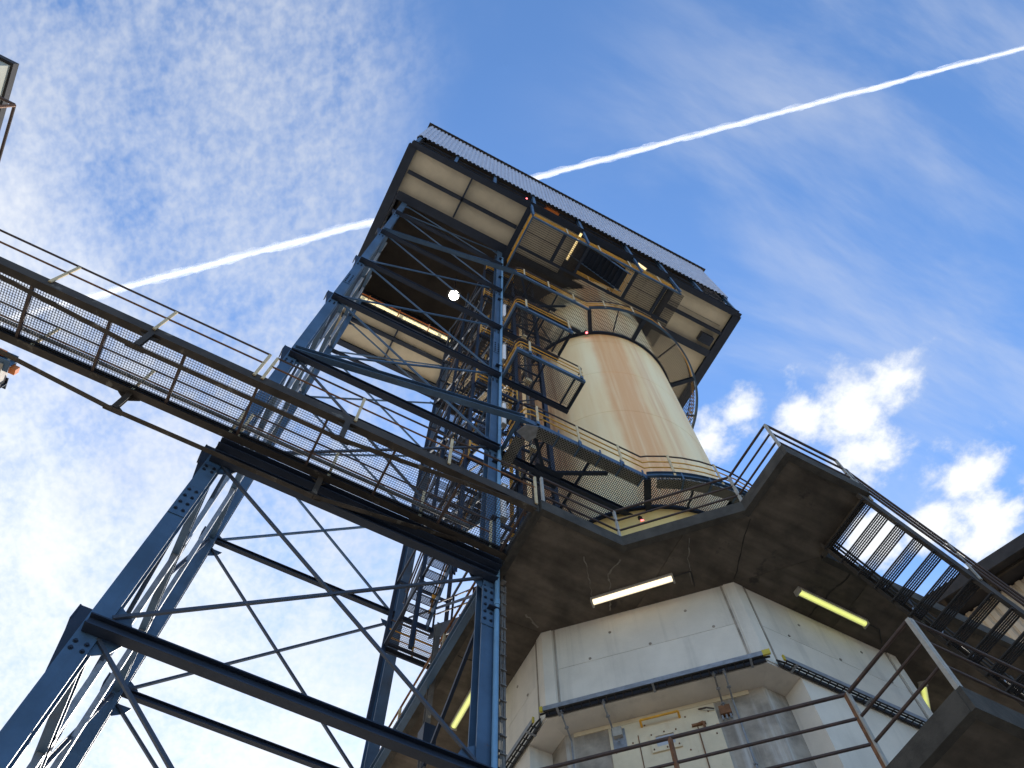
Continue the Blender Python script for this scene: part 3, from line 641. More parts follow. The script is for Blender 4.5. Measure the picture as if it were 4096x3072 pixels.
# ================================================================== RING PLATFORMS
def pol(r,a,h): return (CXY[0]+r*math.cos(R(a)),CXY[1]+r*math.sin(R(a)),h)
RO=4.65; A0=-121.9
def ring_platform(h,lab,name,ymax,pitch,tray,full_to=150):
    o=root(name,lab,'platform',(7.7,8.0,h-.2),None)
    yb=7.06
    def inside(x,y):
        d=math.hypot(x-CXY[0],y-CXY[1])
        if d<3.56: return False
        if d<RO-.04: return True
        return 4.14<x<9.0 and yb+.04<y<ymax and x<CXY[0]-1.5 and not (x<4.98 and y>8.55)
    part(o,'grating',grate(inside,4.15,14.9,6.3,15.7,pitch[0],pitch[1],h,.035,.0075 if tray else .022,.03,.0075 if tray else .016),GALVD,kind='stuff')
    part(o,'edge_channel',MB().chan((4.10,yb,h-.06),(7.73,yb,h-.06),.08,.22,.014,-1),BLUE)
    part(o,'edge_channel',MB().chan((4.10,yb+.01,h-.06),(4.10,8.55,h-.06),.07,.20,.014,-1),BLUE)
    BA=[A0,-91,-45,0,45,90,135,180]
    for a,b in zip(BA,BA[1:]): part(o,'edge_channel',ring_mb(RO,RO+.02,h-.17,h+.05,a,b,24).add(*(lambda q:(q.v,q.f))(ring_mb(RO+.02,RO+.075,h+.038,h+.05,a,b,24))).add(*(lambda q:(q.v,q.f))(ring_mb(RO+.02,RO+.075,h-.17,h-.158,a,b,24))),BLUE)
    part(o,'inner_ring',ring_mb(3.505,3.76 if tray else 3.60,h-.16+(.08 if tray else 0),h+.04),BLUED)
    for a in BA[:-1]: part(o,'radial_bracket',MB().ibeam(pol(3.56,a,h-.12),pol(RO-.01,a,h-.12),.16,.20),BLUED)
    for a in (-150,-106,-68,-22): part(o,'bearer',MB().bar(pol(3.58,a,h-.07),pol(RO-.01,a,h-.07),.04,.07),BLUED)
    # floor bearers of the straight part
    for x in (4.9,6.2): part(o,'bearer',MB().bar((x,yb+.05,h-.08),(x,ymax,h-.08),.05,.09),BLUED)
    part(o,'knee_brace',MB().angle((4.45,yb+.08,h-.16),(5.25,8.06,h-.16),.09),BLUED); part(o,'knee_brace',MB().angle((6.75,7.4,h-.16),(5.45,8.06,h-.16),.09),BLUED)
    part(o,'node_plate',MB().box(5.0,7.95,h-.20,5.75,8.4,h-.185),BLUED)
    part(o,'edge_channel',MB().chan((5.0,ymax,h-.06),(7.0,ymax,h-.06),.07,.20,.014,1),BLUED)
    # handrail
    ps=[4.55,5.75,7.0]; pts=[(4.18,7.9),(4.18,yb+.16),(4.30,yb)]
    path=[(4.18,8.0),(4.18,yb+.2),(4.24,yb+.05),(4.40,yb)]+[(7.73,yb)]+[pol(RO,a,0)[:2] for a in range(-120,181,6)]
    for q,r,mt in ((1.08,.024,BRN),(.74,.019,YEL),(.42,.019,YEL)):
        pp=path if q<1 else path
        part(o,'rail',MB().path([(x,y,h+q) for x,y in pp],r,6),mt,True)
    for x in ps: part(o,'post',MB().bar((x,yb-.02,h-.10),(x,yb-.02,h+1.08),.06,.03,(0,1,0)),POST); part(o,'post_foot',MB().box(x-.04,yb-.045,h-.1,x+.04,yb-.003,h+.08),BLUE)
    for a in (-113,-97,-79,-61,-43,-20,5,40,80,120):
        x,y,_=pol(RO+.03,a,0); part(o,'post',MB().bar((x,y,h-.10),(x,y,h+1.08),.06,.03,(math.cos(R(a)),math.sin(R(a)),0)),POST)
    if tray:
        t=root('cable_tray','perforated cable tray hung under the edge of the lower ring platform','cable tray',(5.8,7.2,h-.5))
        hh=h-.33; xs=[4.55,5.10,5.70,6.30,6.90,7.55]
        for a,b in zip(xs,xs[1:]):
            part(t,'tray_length',MB().box(a+.006,yb-.04,hh,b-.006,yb+.23,hh+.012).box(a+.006,yb-.052,hh,b-.006,yb-.04,hh+.06).box(a+.006,yb+.23,hh,b-.006,yb+.242,hh+.06),TRAYM)
            part(t,'hanger',MB().box(b-.02,yb-.085,hh-.012,b+.02,yb-.06,h+.0).box(b-.02,yb-.085,hh-.02,b+.02,yb+.25,hh-.002),BLUE)
        part(t,'corner_plate',MB().prism([(4.10,yb+.30),(4.22,yb+.02),(4.52,yb-.06),(4.60,yb+.22),(4.48,yb+.42)],hh-.01,hh+.008),GALV)
        part(t,'tray_length',MB().box(4.12,yb+.40,hh-.03,4.40,yb+1.3,hh-.018),TRAYM)
        aa=[-119.5,-111,-102,-93,-84,-75,-66,-57]
        for a,b in zip(aa,aa[1:]):
            part(t,'tray_length',ring_mb(RO-.23,RO+.04,hh,hh+.012,a+.15,b-.15,6).add(*(lambda q:(q.v,q.f))(ring_mb(RO+.03,RO+.042,hh+.012,hh+.06,a+.15,b-.15,6))),TRAYM)
            x0=pol(RO+.07,b,h);x1=pol(RO+.07,b,hh-.02);x2=pol(RO-.24,b,hh-.012)
            part(t,'hanger',MB().bar(x0,x1,.04,.02,(math.cos(R(b)),math.sin(R(b)),0)).bar(x1,x2,.04,.012),BLUE)
    return o
P1=ring_platform(18.86,'blue ring platform with yellow rails and a cable tray round the lower shell','ring_platform',10.6,(.052,.052),True)
P4=ring_platform(34.5,'blue ring platform with yellow rails round the shell just below the roof','ring_platform',9.2,(.075,.16),False)

def box_platform(h,x0,x1,y0,y1,lab):
    o=root('access_platform',lab,'platform',(x0,y0,h-.2),'small access platforms beside the tower column')
    part(o,'grating',grate(lambda a,b:True,x0+.05,x1-.05,y0+.05,y1-.05,.055,.055,h,.03,.006,.3),GALVD,kind='stuff')
    part(o,'edge_channel',MB().chan((x0,y0,h-.06),(x1,y0,h-.06),.08,.20,.014,-1),BLUE); part(o,'edge_channel',MB().chan((x0,y0+.01,h-.06),(x0,y1,h-.06),.07,.198,.014,1),BLUE)
    part(o,'edge_channel',MB().chan((x1,y0+.01,h-.06),(x1,y1,h-.06),.07,.198,.014,-1),BLUED)
    for x in (x0+(x1-x0)*.42,x0+(x1-x0)*.86): part(o,'bearer',MB().bar((x,y0+.06,h-.08),(x,y1-.05,h-.08),.05,.08),BLUED)
    for q,r,mt in ((1.08,.024,BRN),(.74,.018,YEL),(.42,.018,YEL)):
        part(o,'rail',MB().path([(x0+.06,y1-.1,h+q),(x0+.06,y0+.12,h+q),(x0+.10,y0+.03,h+q),(x0+.2,y0,h+q),(x1-.12,y0,h+q),(x1-.03,y0+.03,h+q),(x1,y0+.12,h+q),(x1,y0+.26,h+q)],r,6),mt,True)
    for x in (x0+.45,x1-.14): part(o,'post',MB().bar((x,y0-.02,h-.06),(x,y0-.02,h+1.08),.07,.03,(0,1,0)),POST); part(o,'post_foot',MB().box(x-.045,y0-.05,h-.1,x+.045,y0-.003,h+.1),BLUE)
    return o
box_platform(24.1,4.03,6.44,7.02,8.10,'small square grated platform above the lower ring platform')
box_platform(29.1,4.02,6.42,6.99,8.08,'small square grated platform below the upper ring platform')

# steel cage that carries the stair
sc_=root('stair_cage','dark steel cage of posts and ties carrying the tower stair','stair cage',(4.1,10.7,13.7))
cx=(3.36,4.88); cy=(8.72,10.75,12.9)
for x in cx:
    for y in cy: part(sc_,'cage_post',MB().ibeam((x,y,13.74),(x,y,41.8),.09,.09,.01,.008,(0,1,0)),BLUED)
hh=16.2; k=0
while hh<41:
    for x in cx:
        part(sc_,'cage_tie',MB().bar((x,cy[0],hh),(x,cy[2],hh),.05,.09),BLUED)
        part(sc_,'cage_brace',MB().angle((x,cy[k%2],hh),(x,cy[1+k%2],hh+2.4),.055),BRC if x<4 else BLUED)
    for y in (cy[0],cy[2]): part(sc_,'cage_tie',MB().bar((cx[0],y,hh+.12),(cx[1],y,hh+.12),.05,.09),BLUED)
    hh+=2.55; k+=1
part(sc_,'kick_panel',MB().box(3.375,12.915,26.1,4.86,12.93,27.3),GALVD); part(sc_,'kick_panel',MB().box(3.375,12.915,31.2,4.86,12.93,32.4),GALVD)

# service riser between the stair and the shell
sr=root('service_riser','dark steel riser frame with pipes between the stair and the shell','riser',(5.6,9.4,13.7))
for x,y in ((5.05,9.0),(6.15,9.0),(5.05,10.4)): part(sr,'riser_post',MB().ibeam((x,y,13.7),(x,y,42.3),.14,.14,.012,.01,(0,1,0)),BLUED)
hh=14.6
while hh<41:
    part(sr,'riser_brace',MB().angle((5.05,9.0,hh),(6.15,9.0,hh+1.5),.06),BRC); part(sr,'riser_tie',MB().bar((5.05,9.0,hh),(6.15,9.0,hh),.06,.08),BLUED); part(sr,'riser_tie',MB().bar((5.05,9.0,hh),(5.05,10.4,hh),.06,.08),BLUED); hh+=1.75
for x,y,r,mt in ((5.35,9.25,.07,RUSTY),(5.62,9.22,.055,MAST),(5.85,9.3,.09,BRN),(5.3,9.9,.06,YEL)): part(sr,'riser_pipe',MB().tube((x,y,13.7),(x,y,41.5),r,10),mt,True)
for h in (21.5,27.0,32.0): part(sr,'valve',MB().tube((5.45,8.88,h),(5.45,8.74,h),.13,12).tube((5.45,9.2,h),(5.45,8.86,h),.03,8),POST,True)
# roof-level platform
tp=root('roof_platform','dark grated platform with orange rails hung under the roof soffit','platform',(8,6,39.2))
def in5(x,y): return not(7.35<x<9.92 and 5.46<y<6.82) and math.hypot(x-CXY[0],y-CXY[1])>3.6
part(tp,'grating',grate(in5,4.22,12.7,5.36,9.2,.045,.10,39.4,.035,.013,.04,.02),GALVD,kind='stuff')
part(tp,'edge_channel',MB().chan((4.18,5.30,39.36),(12.5,5.30,39.36),.08,.22,.014,-1),BLUE)
part(tp,'edge_channel',MB().chan((4.18,5.31,39.36),(4.18,8.1,39.36),.07,.2,.014,1),BLUE)
for y in (6.88,8.9): part(tp,'bearer',MB().ibeam((4.25,y,39.27),(12.6,y,39.27),.12,.18),BLUED)
for x in (6.0,7.28,9.98,11.6): part(tp,'bearer',MB().ibeam((x,5.37,39.28),(x,6.82,39.28),.14,.17),BLUED)
for x in (4.2,7.23,10.24,12.43): part(tp,'hanger',MB().ibeam((x,5.26,39.4),(x,5.26,42.3),.12,.10,.012,.01,(0,1,0)),BLUE)
for q,r,mt in ((1.08,.026,YEL),(.74,.02,YEL),(.42,.02,YEL)):
    part(tp,'rail',MB().path([(4.22,8.0,39.4+q),(4.22,5.32,39.4+q),(12.2,5.32,39.4+q)],r,6),mt,True)
    part(tp,'rail',MB().path([(9.96,5.5,39.4+q),(9.96,6.86,39.4+q),(7.4,6.86,39.4+q)],r,6),mt,True)
for x in (6.1,7.9,9.6,11.3): part(tp,'post',MB().bar((x,5.27,39.3),(x,5.27,40.5),.07,.03,(0,1,0)),POST)
for x,y in ((8.2,6.88),(9.4,6.88),(9.98,6.2)): part(tp,'post',MB().bar((x,y,39.3),(x,y,40.5),.06,.03,(0,1,0)),POST)
# upper stair through the hatch
us=root('hatch_stair','steel stair rising through the hatch of the roof platform','stair',(7.5,5.6,39.4))
for y in (5.62,6.58): part(us,'stringer',MB().bar((9.75,y,39.35),(7.2,y,42.3),.03,.2),BLUE)
st5=shared('tread',MB().box(-.12,0,-.04,.12,.93,0),BLUED)
for k in range(1,13): inst(us,'tread',st5,(9.75-2.55*k/13,5.64,39.35+2.95*k/13))
for y in (5.6,6.6): part(us,'rail',MB().tube((9.75,y,40.35),(7.2,y,43.2),.02,6),YEL,True)

# ================================================================== ROOF HOUSE
rh=root('roof_house','large corrugated roof house with cream soffit panels on top of the tower','roof house',(7.2,10.8,42.2))
RX0,RX1,RY0,RY1=-2.50,16.92,5.15,16.5
H0=42.3
def sb_(a,b,W=.26,H=.45,mt=BLUED): part(rh,'soffit_beam',MB().ibeam((*a,H0+H/2),(*b,H0+H/2),W,H),mt)
# outer frame
for a,b in (((RX0,RY0+.17),(RX1,RY0+.17)),((RX0,RY1),(RX1,RY1))): part(rh,'edge_beam',MB().ibeam((*a,H0+.26),(*b,H0+.26),.30,.52),BLUED)
for x in (RX0+.12,RX1-.16): part(rh,'edge_beam',MB().ibeam((x,RY0+.2,H0+.22),(x,RY1-.2,H0+.22),.46,.44),BLUED)
part(rh,'ledge',MB().box(RX0,RY0+.01,H0+.53,RX1,RY0+.30,H0+.56),BRG)
sb_((RX0+.4,6.63),(4.05,6.63),.17,.3); sb_((RX0+.4,7.90),(4.05,7.90),.46,.5); sb_((13.05,6.63),(RX1-.4,6.63),.17,.3); sb_((13.05,7.90),(RX1-.4,7.90),.40,.5)
for x in (4.20,12.90): part(rh,'soffit_beam',MB().ibeam((x,RY0+.2,H0+.24),(x,RY1-.2,H0+.24),.28,.48),BLUED)
for x,ys in ((.93,(5.3,7.65)),(.93,(14.3,16.35))): part(rh,'soffit_beam',MB().ibeam((x,ys[0],H0+.12),(x,ys[1],H0+.12),.09,.24),BLUED)
sb_((RX0+.4,14.20),(4.05,14.20),.40,.5); sb_((RX0+.4,15.05),(4.05,15.05),.17,.3); sb_((13.05,14.2),(RX1-.4,14.2),.40,.5); sb_((4.35,7.95),(12.75,7.95),.3,.45); sb_((4.35,14.3),(12.75,14.3),.3,.45)
for x in (7.22,10.0): part(rh,'soffit_beam',MB().ibeam((x,RY0+.2,H0+.2),(x,7.8,H0+.2),.24,.40),BLUED)
def pan(x0,x1,y0,y1,h=H0+.31): part(rh,'soffit_panel',MB().box(x0+.005,y0+.005,h,x1-.005,y1-.005,h+.05),CREAM)
for (xa,xb) in ((RX0+.3,.93),(.93,4.1),(13.0,RX1-.35)):
    for (ya,yb) in ((RY0+.15,6.63),(6.63,7.8)): pan(xa,xb,ya,yb)
for (xa,xb) in ((RX0+.3,.93),(.93,4.1),(13.0,RX1-.35)):
    for (ya,yb) in ((14.3,15.05),(15.05,16.4)): pan(xa,xb,ya,yb)
for ya,yb in ((8.1,10.2),(10.2,12.2),(12.2,14.1)): pan(13.0,RX1-.35,ya,yb)
for xa,xb in ((4.3,5.7),(5.7,7.1)):
    for ya,yb in ((5.3,6.55),(6.6,7.8)): pan(xa,xb,ya,yb)
for xa,xb in ((10.15,11.5),(11.5,12.75)):
    for ya,yb in ((5.3,6.55),(6.6,7.8)): pan(xa,xb,ya,yb)
for xa in (4.35,6.5,8.6,10.7): part(rh,'deck_plate',MB().box(xa,8.1,H0+.5,xa+2.0,14.2,H0+.54),DARK)
for xa in (4.35,6.5,8.6,10.7): pan(xa,xa+2.0,14.5,16.4)
# cladding, sheet by sheet
PITCH=.24; SW=PITCH*4; x=RX0+.02; zc0,zc1=45.40,52.45
while x<RX1-.05:
    x2=min(x+SW,RX1-.02); part(rh,'cladding_sheet',corr((x,RY0-.03),(x2,RY0-.03),zc0,zc1,PITCH,.05,(0,-1)),SHEET)
    part(rh,'cladding_sheet',corr((x,RY1+.03),(x2,RY1+.03),zc0,zc1,PITCH,.05,(0,1)),SHEET); x=x2
y=RY0
while y<RY1-.05:
    y2=min(y+SW,RY1)
    for xx,s in ((RX0,-1),(RX1,1)): part(rh,'cladding_sheet',corr((xx,y),(xx,y2),zc0,zc1,PITCH,.05,(s,0)),SHEET)
    y=y2
for x in (-2.35,-.18,2.08,4.40,7.23,10.24,12.43,14.66,16.75): part(rh,'stanchion',MB().ibeam((x,RY0+.12,H0+.5),(x,RY0+.12,zc1),.16,.14,.012,.01,(0,1,0)),BLUE); part(rh,'stanchion',MB().ibeam((x,RY1-.12,H0+.5),(x,RY1-.12,zc1),.16,.14,.012,.01,(0,1,0)),BLUE)
for yy in (RY0+.24,RY1-.24):
    for zz in (45.6,47.6,49.6,51.5): part(rh,'cladding_rail',MB().bar((RX0+.1,yy,zz),(RX1-.1,yy,zz),.08,.12),BLUED)
# roof: corrugated dark sheet with an eave
rf=MB(); pts=[]; x=RX0-.12
while x<RX1+.1:
    for f,q in ((0,0),(.5,0),(.62,1),(.88,1)): pts.append((x+f*.28,q*.055))
    x+=.28
k=len(pts); vs=[(p,RY0-.20,52.47+q) for p,q in pts]+[(p,RY1+.20,52.47+q) for p,q in pts]+[(p,RY0-.20,52.56+q) for p,q in pts]+[(p,RY1+.20,52.56+q) for p,q in pts]; fs=[]
for i in range(k-1): fs+=[(i,i+1,k+i+1,k+i),(2*k+i,3*k+i,3*k+i+1,2*k+i+1),(i,2*k+i,2*k+i+1,i+1),(k+i,k+i+1,3*k+i+1,3*k+i)]
fs+=[(0,k,3*k,2*k),(k-1,3*k-1,4*k-1,2*k-1)]
rf.add(vs,fs); roof=part(rh,'roof',rf,SLATE)
for y in (6.5,8.2,9.9,11.6,13.3,15): part(roof,'purlin',MB().chan((RX0+.05,y,52.33),(RX1-.05,y,52.33),.08,.2,.012),DARK)
for x in (RX0+.3,4.2,8.5,12.9,RX1-.3): part(roof,'rafter',MB().ibeam((x,RY0+.3,52.03),(x,RY1-.3,52.03),.2,.4),DARK)
ceil=part(rh,'ceiling_lining',MB().box(RX0+.2,RY0+.35,51.7,RX1-.2,RY1-.35,51.76),DARK)
# translucent strip and rail behind the far beam
for i in range(6):
    xa=-1.62+i*.9; part(rh,'glazing_sheet',corr((xa,13.96),(xa+.885,13.96),42.95,43.55,.075,.02,(0,-1)),GLAZ)
part(rh,'guard_rail',MB().tube((-1.75,13.90,43.75),(4.0,13.90,43.75),.03,6),ORNG,True)
for x in (-1.2,.6,2.4): part(rh,'guard_post',MB().box(x-.03,13.88,42.8,x+.03,13.94,44.0),ORNG)
part(rh,'vent_box',MB().box(15.55,7.0,H0-.12,16.3,7.5,H0+.30),BLUED)
part(rh,'conduit',MB().path([(13.1,6.3,H0+.25),(16.3,6.3,H0+.25)],.015,6),CABLE)

# ================================================================== LAMPS
def tube_lamp(a,b,mt,lab,group,h=.07,name='tube_lamp',up=None):
    a=Vector(a);b=Vector(b);c=(a+b)/2;d=(b-a).normalized()
    o=root(name,lab,'tube lamp',tuple(c),group)
    U=Vector(up) if up else Vector((0,0,1))
    prof=[(-.06,.005),(-.056,-.03),(-.035,-.055),(0,-.064),(.035,-.055),(.056,-.03),(.06,.005)]
    part(o,'housing',MB().bar(a+U*.035,b+U*.035,.16,.06,U),GREYP)
    if h==.07 and not up and a.z<20: part(o,'conduit',MB().path([b+U*.04,b+d*.35+U*.045,b+d*.35+U*.045+Vector((.25,.25,0))],.011,6),GALVD)
    part(o,'diffuser',MB().ext(prof,a+d*.03,b-d*.03,U),mt,True)
    for e,s in ((a,1),(b,-1)): part(o,'end_cap',MB().bar(e-d*s*.005,e+d*s*.032,.155,.15,U),GREYP)
    return o
tube_lamp((5.98,7.92,13.44),(7.11,6.70,13.44),TUBEW,'bright warm white tube lamp under the balcony above the cable tray','tube lamps under the balcony')
tube_lamp((9.41,5.86,13.44),(11.08,5.88,13.44),TUBEY,'yellow glowing tube lamp under the balcony near the outer stair','tube lamps under the balcony')
tube_lamp((4.93,11.95,13.44),(4.89,10.45,13.44),TUBEY,'yellow glowing tube lamp under the balcony behind the blue tower column','tube lamps under the balcony')
tube_lamp((13.0,6.55,13.44),(14.1,7.65,13.44),TUBEY,'yellow glowing tube lamp half hidden behind the lower railing corner','tube lamps under the balcony')
tube_lamp((7.16,5.30,H0-.02),(7.14,6.90,H0-.02),AMBER,'amber glowing tube lamp under the roof soffit above the hatch stair','tube lamps under the roof')
tube_lamp((10.5,5.36,H0-.02),(11.1,5.44,H0-.02),AMBER,'small amber lamp under the front edge beam of the roof','tube lamps under the roof')
for za,zb,pl in ((30.15,31.9,'just above the upper small platform'),(25.25,26.85,'between the two small platforms'),(20.1,21.6,'just above the lower ring platform'),(15.2,16.7,'between the footbridge and the lower ring platform')):
    tube_lamp((4.07,7.99,za),(4.07,7.99,zb),TUBEO,'unlit pale tube lamp beside the drain pipe '+pl,'upright lamps on the tower column',up=(0,1,0))
fl=root('flood_light','blazing round flood light under the dark roof','flood light',(2.99,12.24,45.8))
fc=Vector((2.99,12.24,45.8)); fd=Vector((-2.99,-12.24,-45.8)).normalized()
part(fl,'housing',MB().ext([(.36*math.cos(k*math.pi/10),.36*math.sin(k*math.pi/10)) for k in range(20)],fc-fd*.25,fc),GALVD,True)
part(fl,'rim',MB().ext([(.43*math.cos(k*math.pi/10),.43*math.sin(k*math.pi/10)) for k in range(20)],fc-fd*.08,fc-fd*.01),GALVD,True)
part(fl,'lens',MB().ext([(.27*math.cos(k*math.pi/10),.27*math.sin(k*math.pi/10)) for k in range(20)],fc+fd*.001,fc+fd*.02),FLOOD)
part(fl,'bracket',MB().bar(fc-fd*.2,(3.0,12.7,51.75),.06,.06),BLUED)
def signal(loc,lab,hang):
    o=root('signal_light',lab,'signal light',loc,'red signal lights'); x,y,z=loc
    part(o,'housing',MB().box(x-.09,y-.07,z-.05,x+.09,y+.07,z+.10),BLACK); part(o,'lens',MB().ext([(.05*math.cos(k*math.pi/4),.05*math.sin(k*math.pi/4)) for k in range(8)],(x,y-.02,z-.05),(x,y-.05,z-.11)),RED)
    part(o,'arm',MB().box(x-.03,y-.03,z+.10,x+.03,y+.03,z+hang),BLACK)
signal((8.06,8.05,18.35),'red signal light under the lower ring platform above the yellow shell',.40); signal((8.05,7.98,34.05),'red signal light under the upper ring platform',.36); signal((4.0,5.35,44.3),'red signal light in the dark gap below the roof cladding',.3)
ob=root('orange_box','orange box in the dark gap below the roof cladding','box',(5.76,5.4,45.5)); part(ob,'casing',MB().box(5.3,5.35,45.5,6.1,5.6,46.0),ORNG); part(ob,'lid',MB().box(5.28,5.33,46.0,6.12,5.62,46.05),ORNG)

# ================================================================== OUTER STAIR
os_=root('outer_stair','grated outer stair with grey stringers going down from the balcony','stair',(9.4,3.6,7.6))
SX0,SZ0=9.30,13.40; NT=23; RUN=.254; RISE=.25
SX1,SZ1=SX0+NT*RUN,SZ0-NT*RISE
for y in (3.55,4.80): part(os_,'stringer',MB().chan((SX0-.05,y,SZ0+.10),(SX1,y,SZ1+.10),.07 ,.26,.014,-1 if y<4 else 1),BRG)
T2=MB()
for k in range(6): T2.box(-.115+k*.046-.008,0,-.03 if k in(0,5) else -.02,-.115+k*.046+.008,1.2,0)
for k in range(25): T2.box(-.115,k*.05-.003,-.014,.115,k*.05+.003,-.006)
for y in (0,1.2): T2.box(-.12,y-.004,-.045,.12,y+.004,0)
T2M=shared('tread',T2,GALVD)
for k in range(NT): inst(os_,'tread',T2M,(SX0+.06+k*RUN,3.57,SZ0-.08-k*RISE))
for y in (3.53,4.82):
    for q in (1.0,.68,.36):
        part(os_,'rail',MB().tube((SX0,y,SZ0+.22+q),(SX1,y,SZ1+.22+q),.023,8),BRN if y<4 else GALVD,True)
    for k in range(0,NT,6): x=SX0+.15+k*RUN;z=SZ0-k*RISE; part(os_,'post',MB().bar((x,y,z-.05),(x,y,z+1.2),.05,.03,(0,1,0)),GREYP if y<4 else GALVD)
    # lattice of the far balustrade
    if y>4:
        for k in range(0,14): x=SX0+.1+k*.42;z=SZ0-(x-SX0)*RISE/RUN; part(os_,'lattice_bar',MB().bar((x,y,z+.15),(x+.30,y,z+.85-.3),.03,.012,(0,1,0)),GALV)
part(os_,'support_leg',MB().ibeam((SX1-.2,3.6,-ZO),(SX1-.2,3.6,SZ1),.2,.2,up=(0,1,0)),BRG); part(os_,'support_leg',MB().ibeam((SX1-.2,4.75,-ZO),(SX1-.2,4.75,SZ1),.2,.2,up=(0,1,0)),BRG)

# ================================================================== NEIGHBOURS
eb=R(-68.9); ed=Vector((math.cos(eb),math.sin(eb))); en=Vector((-ed.y,ed.x))*1.0   # en points away from the camera side
if en.x<0: en=-en
E0=Vector((20.97,8.66)); HE=23.02
sh=root('sheet_building','tall beige corrugated building with a dark overhanging roof beyond the stair','building',(24,8,-ZO))
def eu(t,n): p=E0+ed*t+en*n; return (p.x,p.y)
for i in range(-4,10):
    a=eu(i*1.6,1.2);b=eu(i*1.6+1.59,1.2); part(sh,'wall_sheet',corr(a,b,-ZO,HE+.6,.32,.06,(-en.x,-en.y)),WALLB)
part(sh,'wall_core',MB().prism([eu(-6.4,1.3),eu(15.9,1.3),eu(15.9,14),eu(-6.4,14)],-ZO,HE+.6),WALLB)
part(sh,'wall_sheet',corr(eu(-6.4,1.25),eu(-6.4,14),-ZO,HE+.5,.32,.06,(-ed.x,-ed.y)),WALLB)
ro=part(sh,'roof',MB().prism([eu(-7.4,0),eu(17,0),eu(17,15),eu(-7.4,15)],HE+.75,HE+.95),SLATE)
part(ro,'fascia',MB().prism([eu(-7.42,-.06),eu(17,-.06),eu(17,0),eu(-7.42,0)],HE+.45,HE+.98),SLATE)
for i in range(-4,10): part(ro,'rafter',MB().bar((*eu(i*1.6+.4,.02),HE+.62),(*eu(i*1.6+.4,1.25),HE+.62),.14,.24),BRG)
part(ro,'purlin',MB().bar((*eu(-7.3,.6),HE+.70),(*eu(16.9,.6),HE+.70),.1,.12),BRG)

nbd=root('neighbour_block','plain grey green rendered block with a dark coping beside the footbridge','building',(-15,9,-ZO))
nx,ny=-10.78,5.58
part(nbd,'wall',MB().box(nx-9,ny,-ZO,nx,ny+9,21.7),RENDERM); part(nbd,'coping',MB().box(nx-9.1,ny-.08,21.7,nx+.06,ny+9.1,21.95),SLATE)
part(nbd,'terrace_slab',MB().box(nx-4,ny-.9,14.55,nx+3.2,ny-.004,14.75),CONC)
hr=root('terrace_handrail','single rusty handrail corner standing out beside the grey block','handrail',(-7.7,4.75,14.75))
part(hr,'post',MB().tube((-7.70,4.75,14.75),(-7.70,4.75,16.0),.03,8),RUSTY,True); part(hr,'rail',MB().path([(-7.70,4.74,16.0),(-7.70,7.6,16.0)],.03,8),BRN,True)
part(hr,'rail',MB().path([(-7.70,4.74,16.0),(-10.6,4.74,16.0)],.03,8),BRN,True); part(hr,'post',MB().tube((-10.6,4.75,14.75),(-10.6,4.75,16.0),.03,8),RUSTY,True)
ge=root('crane_gantry','blue gantry beam end with orange stop blocks beside the footbridge','gantry',(-8,11,-ZO))
gs=1.25
def gp(x,y,z): return (x*gs,y*gs,z*gs)
part(ge,'girder',MB().ibeam(gp(-8.5,7.32,12.0),gp(-4.78,7.32,12.0),.25,.30),BLUE); part(ge,'girder',MB().ibeam(gp(-8.5,7.75,12.0),gp(-4.82,7.75,12.0),.25,.30),BLUED)
part(ge,'end_plate',MB().box(-4.90*gs,7.30*gs,11.85*gs,-4.86*gs,7.78*gs,12.12*gs),GREYP)
part(ge,'stop_block',MB().box(-4.80*gs,7.36*gs,11.95*gs,-4.70*gs,7.46*gs,12.08*gs),ORNG); part(ge,'stop_block',MB().box(-5.2*gs,7.20*gs,12.0*gs,-4.95*gs,7.26*gs,12.1*gs),ORNG)
part(ge,'leg',MB().ibeam((-9.9,9.4,-ZO),(-9.9,9.4,14.9),.3,.3,up=(0,1,0)),BLUE)

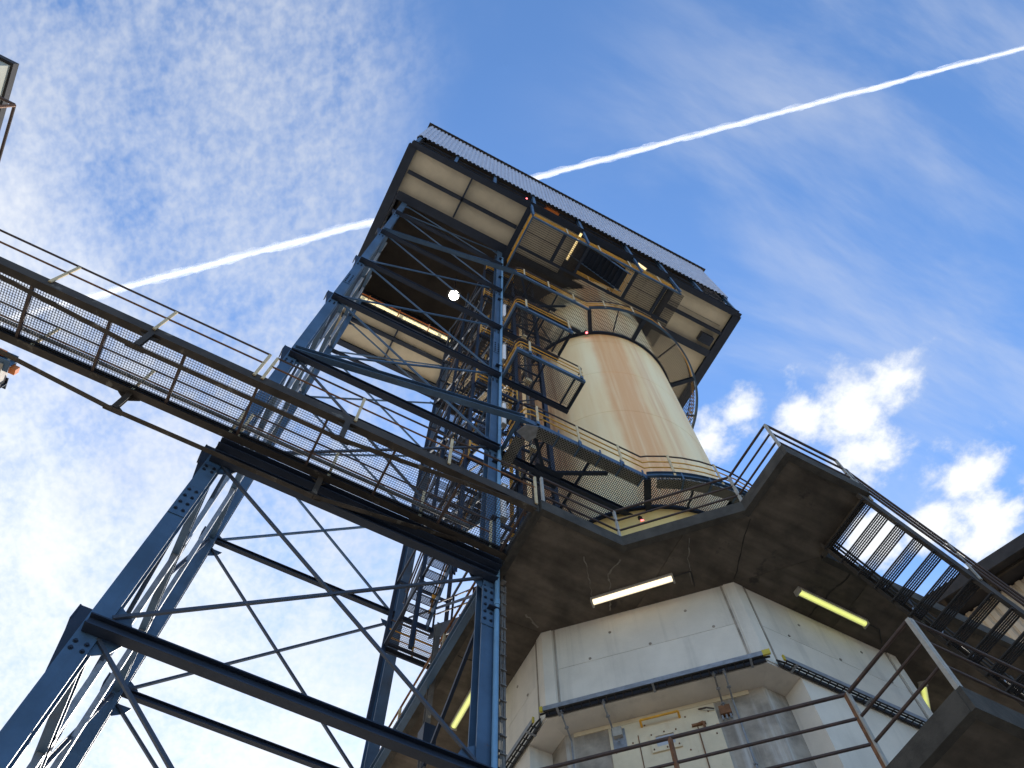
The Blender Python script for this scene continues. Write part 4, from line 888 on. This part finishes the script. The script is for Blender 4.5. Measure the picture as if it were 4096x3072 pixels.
# ================================================================== CONTRAIL
def contrail():
    H=3000.; d=Vector((.743,-.669,0)); p0=Vector((.0895*H,.0925*H,H)); n=Vector((-d.y,d.x,0)); seg=900; sides=14
    import mathutils.noise as nz
    mb=MB(); vs=[]; fs=[]; seg=620
    for sh_,sc in enumerate((.42,.68,.95,1.25)):
        base_=len(vs)
        for i in range(seg+1):
            t=-3300+6600*i/seg; w=11.5+(-t)*.0021
            for k in range(sides):
                a=2*math.pi*k/sides; q=nz.fractal(Vector((t*.016+sh_*7,math.cos(a)*.7,math.sin(a)*.7)),1.0,2.1,3); q2=nz.noise(Vector((t*.007,5+sh_,0)))
                r=max(3,w*sc*(.88+(.22+.28*sc)*q+.22*q2)); c=p0+d*t+n*(math.cos(a)*r+q2*3)+Vector((0,0,math.sin(a)*r)); vs.append(tuple(c))
        for i in range(seg):
            for k in range(sides): fs.append((base_+i*sides+k,base_+i*sides+(k+1)%sides,base_+(i+1)*sides+(k+1)%sides,base_+(i+1)*sides+k))
    mb.add(vs,fs)
    M=bpy.data.materials.new('contrail_vapour'); M.use_nodes=True; nt=M.node_tree; N=nt.nodes; L=nt.links; N.clear()
    out=N.new('ShaderNodeOutputMaterial'); tr=N.new('ShaderNodeBsdfTransparent'); df=N.new('ShaderNodeBsdfDiffuse'); tl=N.new('ShaderNodeBsdfTranslucent')
    for q in (df,tl): q.inputs[0].default_value=(.95,.96,1,1)
    m1=N.new('ShaderNodeMixShader'); m1.inputs[0].default_value=.5; L.new(df.outputs[0],m1.inputs[1]); L.new(tl.outputs[0],m1.inputs[2])
    lw=N.new('ShaderNodeLayerWeight'); lw.inputs[0].default_value=.5
    tc=N.new('ShaderNodeTexCoord'); no=N.new('ShaderNodeTexNoise'); no.inputs['Scale'].default_value=.028; no.inputs['Detail'].default_value=6; L.new(tc.outputs['Object'],no.inputs['Vector'])
    inv=N.new('ShaderNodeMath'); inv.operation='SUBTRACT'; inv.inputs[0].default_value=1; L.new(lw.outputs['Facing'],inv.inputs[1])
    ad=N.new('ShaderNodeMath'); ad.operation='MULTIPLY_ADD'; L.new(no.outputs[0],ad.inputs[0]); ad.inputs[1].default_value=.7; L.new(inv.outputs[0],ad.inputs[2])
    mr=N.new('ShaderNodeMapRange'); mr.interpolation_type='SMOOTHSTEP'; L.new(ad.outputs[0],mr.inputs[0]); mr.inputs[1].default_value=.35; mr.inputs[2].default_value=1.5; mr.inputs[3].default_value=0; mr.inputs[4].default_value=.25
    m2=N.new('ShaderNodeMixShader'); L.new(mr.outputs[0],m2.inputs[0]); L.new(tr.outputs[0],m2.inputs[1]); L.new(m1.outputs[0],m2.inputs[2]); L.new(m2.outputs[0],out.inputs[0])
    single('contrail',mb,M,'straight white aircraft vapour trail crossing the blue sky','contrail',tuple(p0),smooth=True)
contrail()
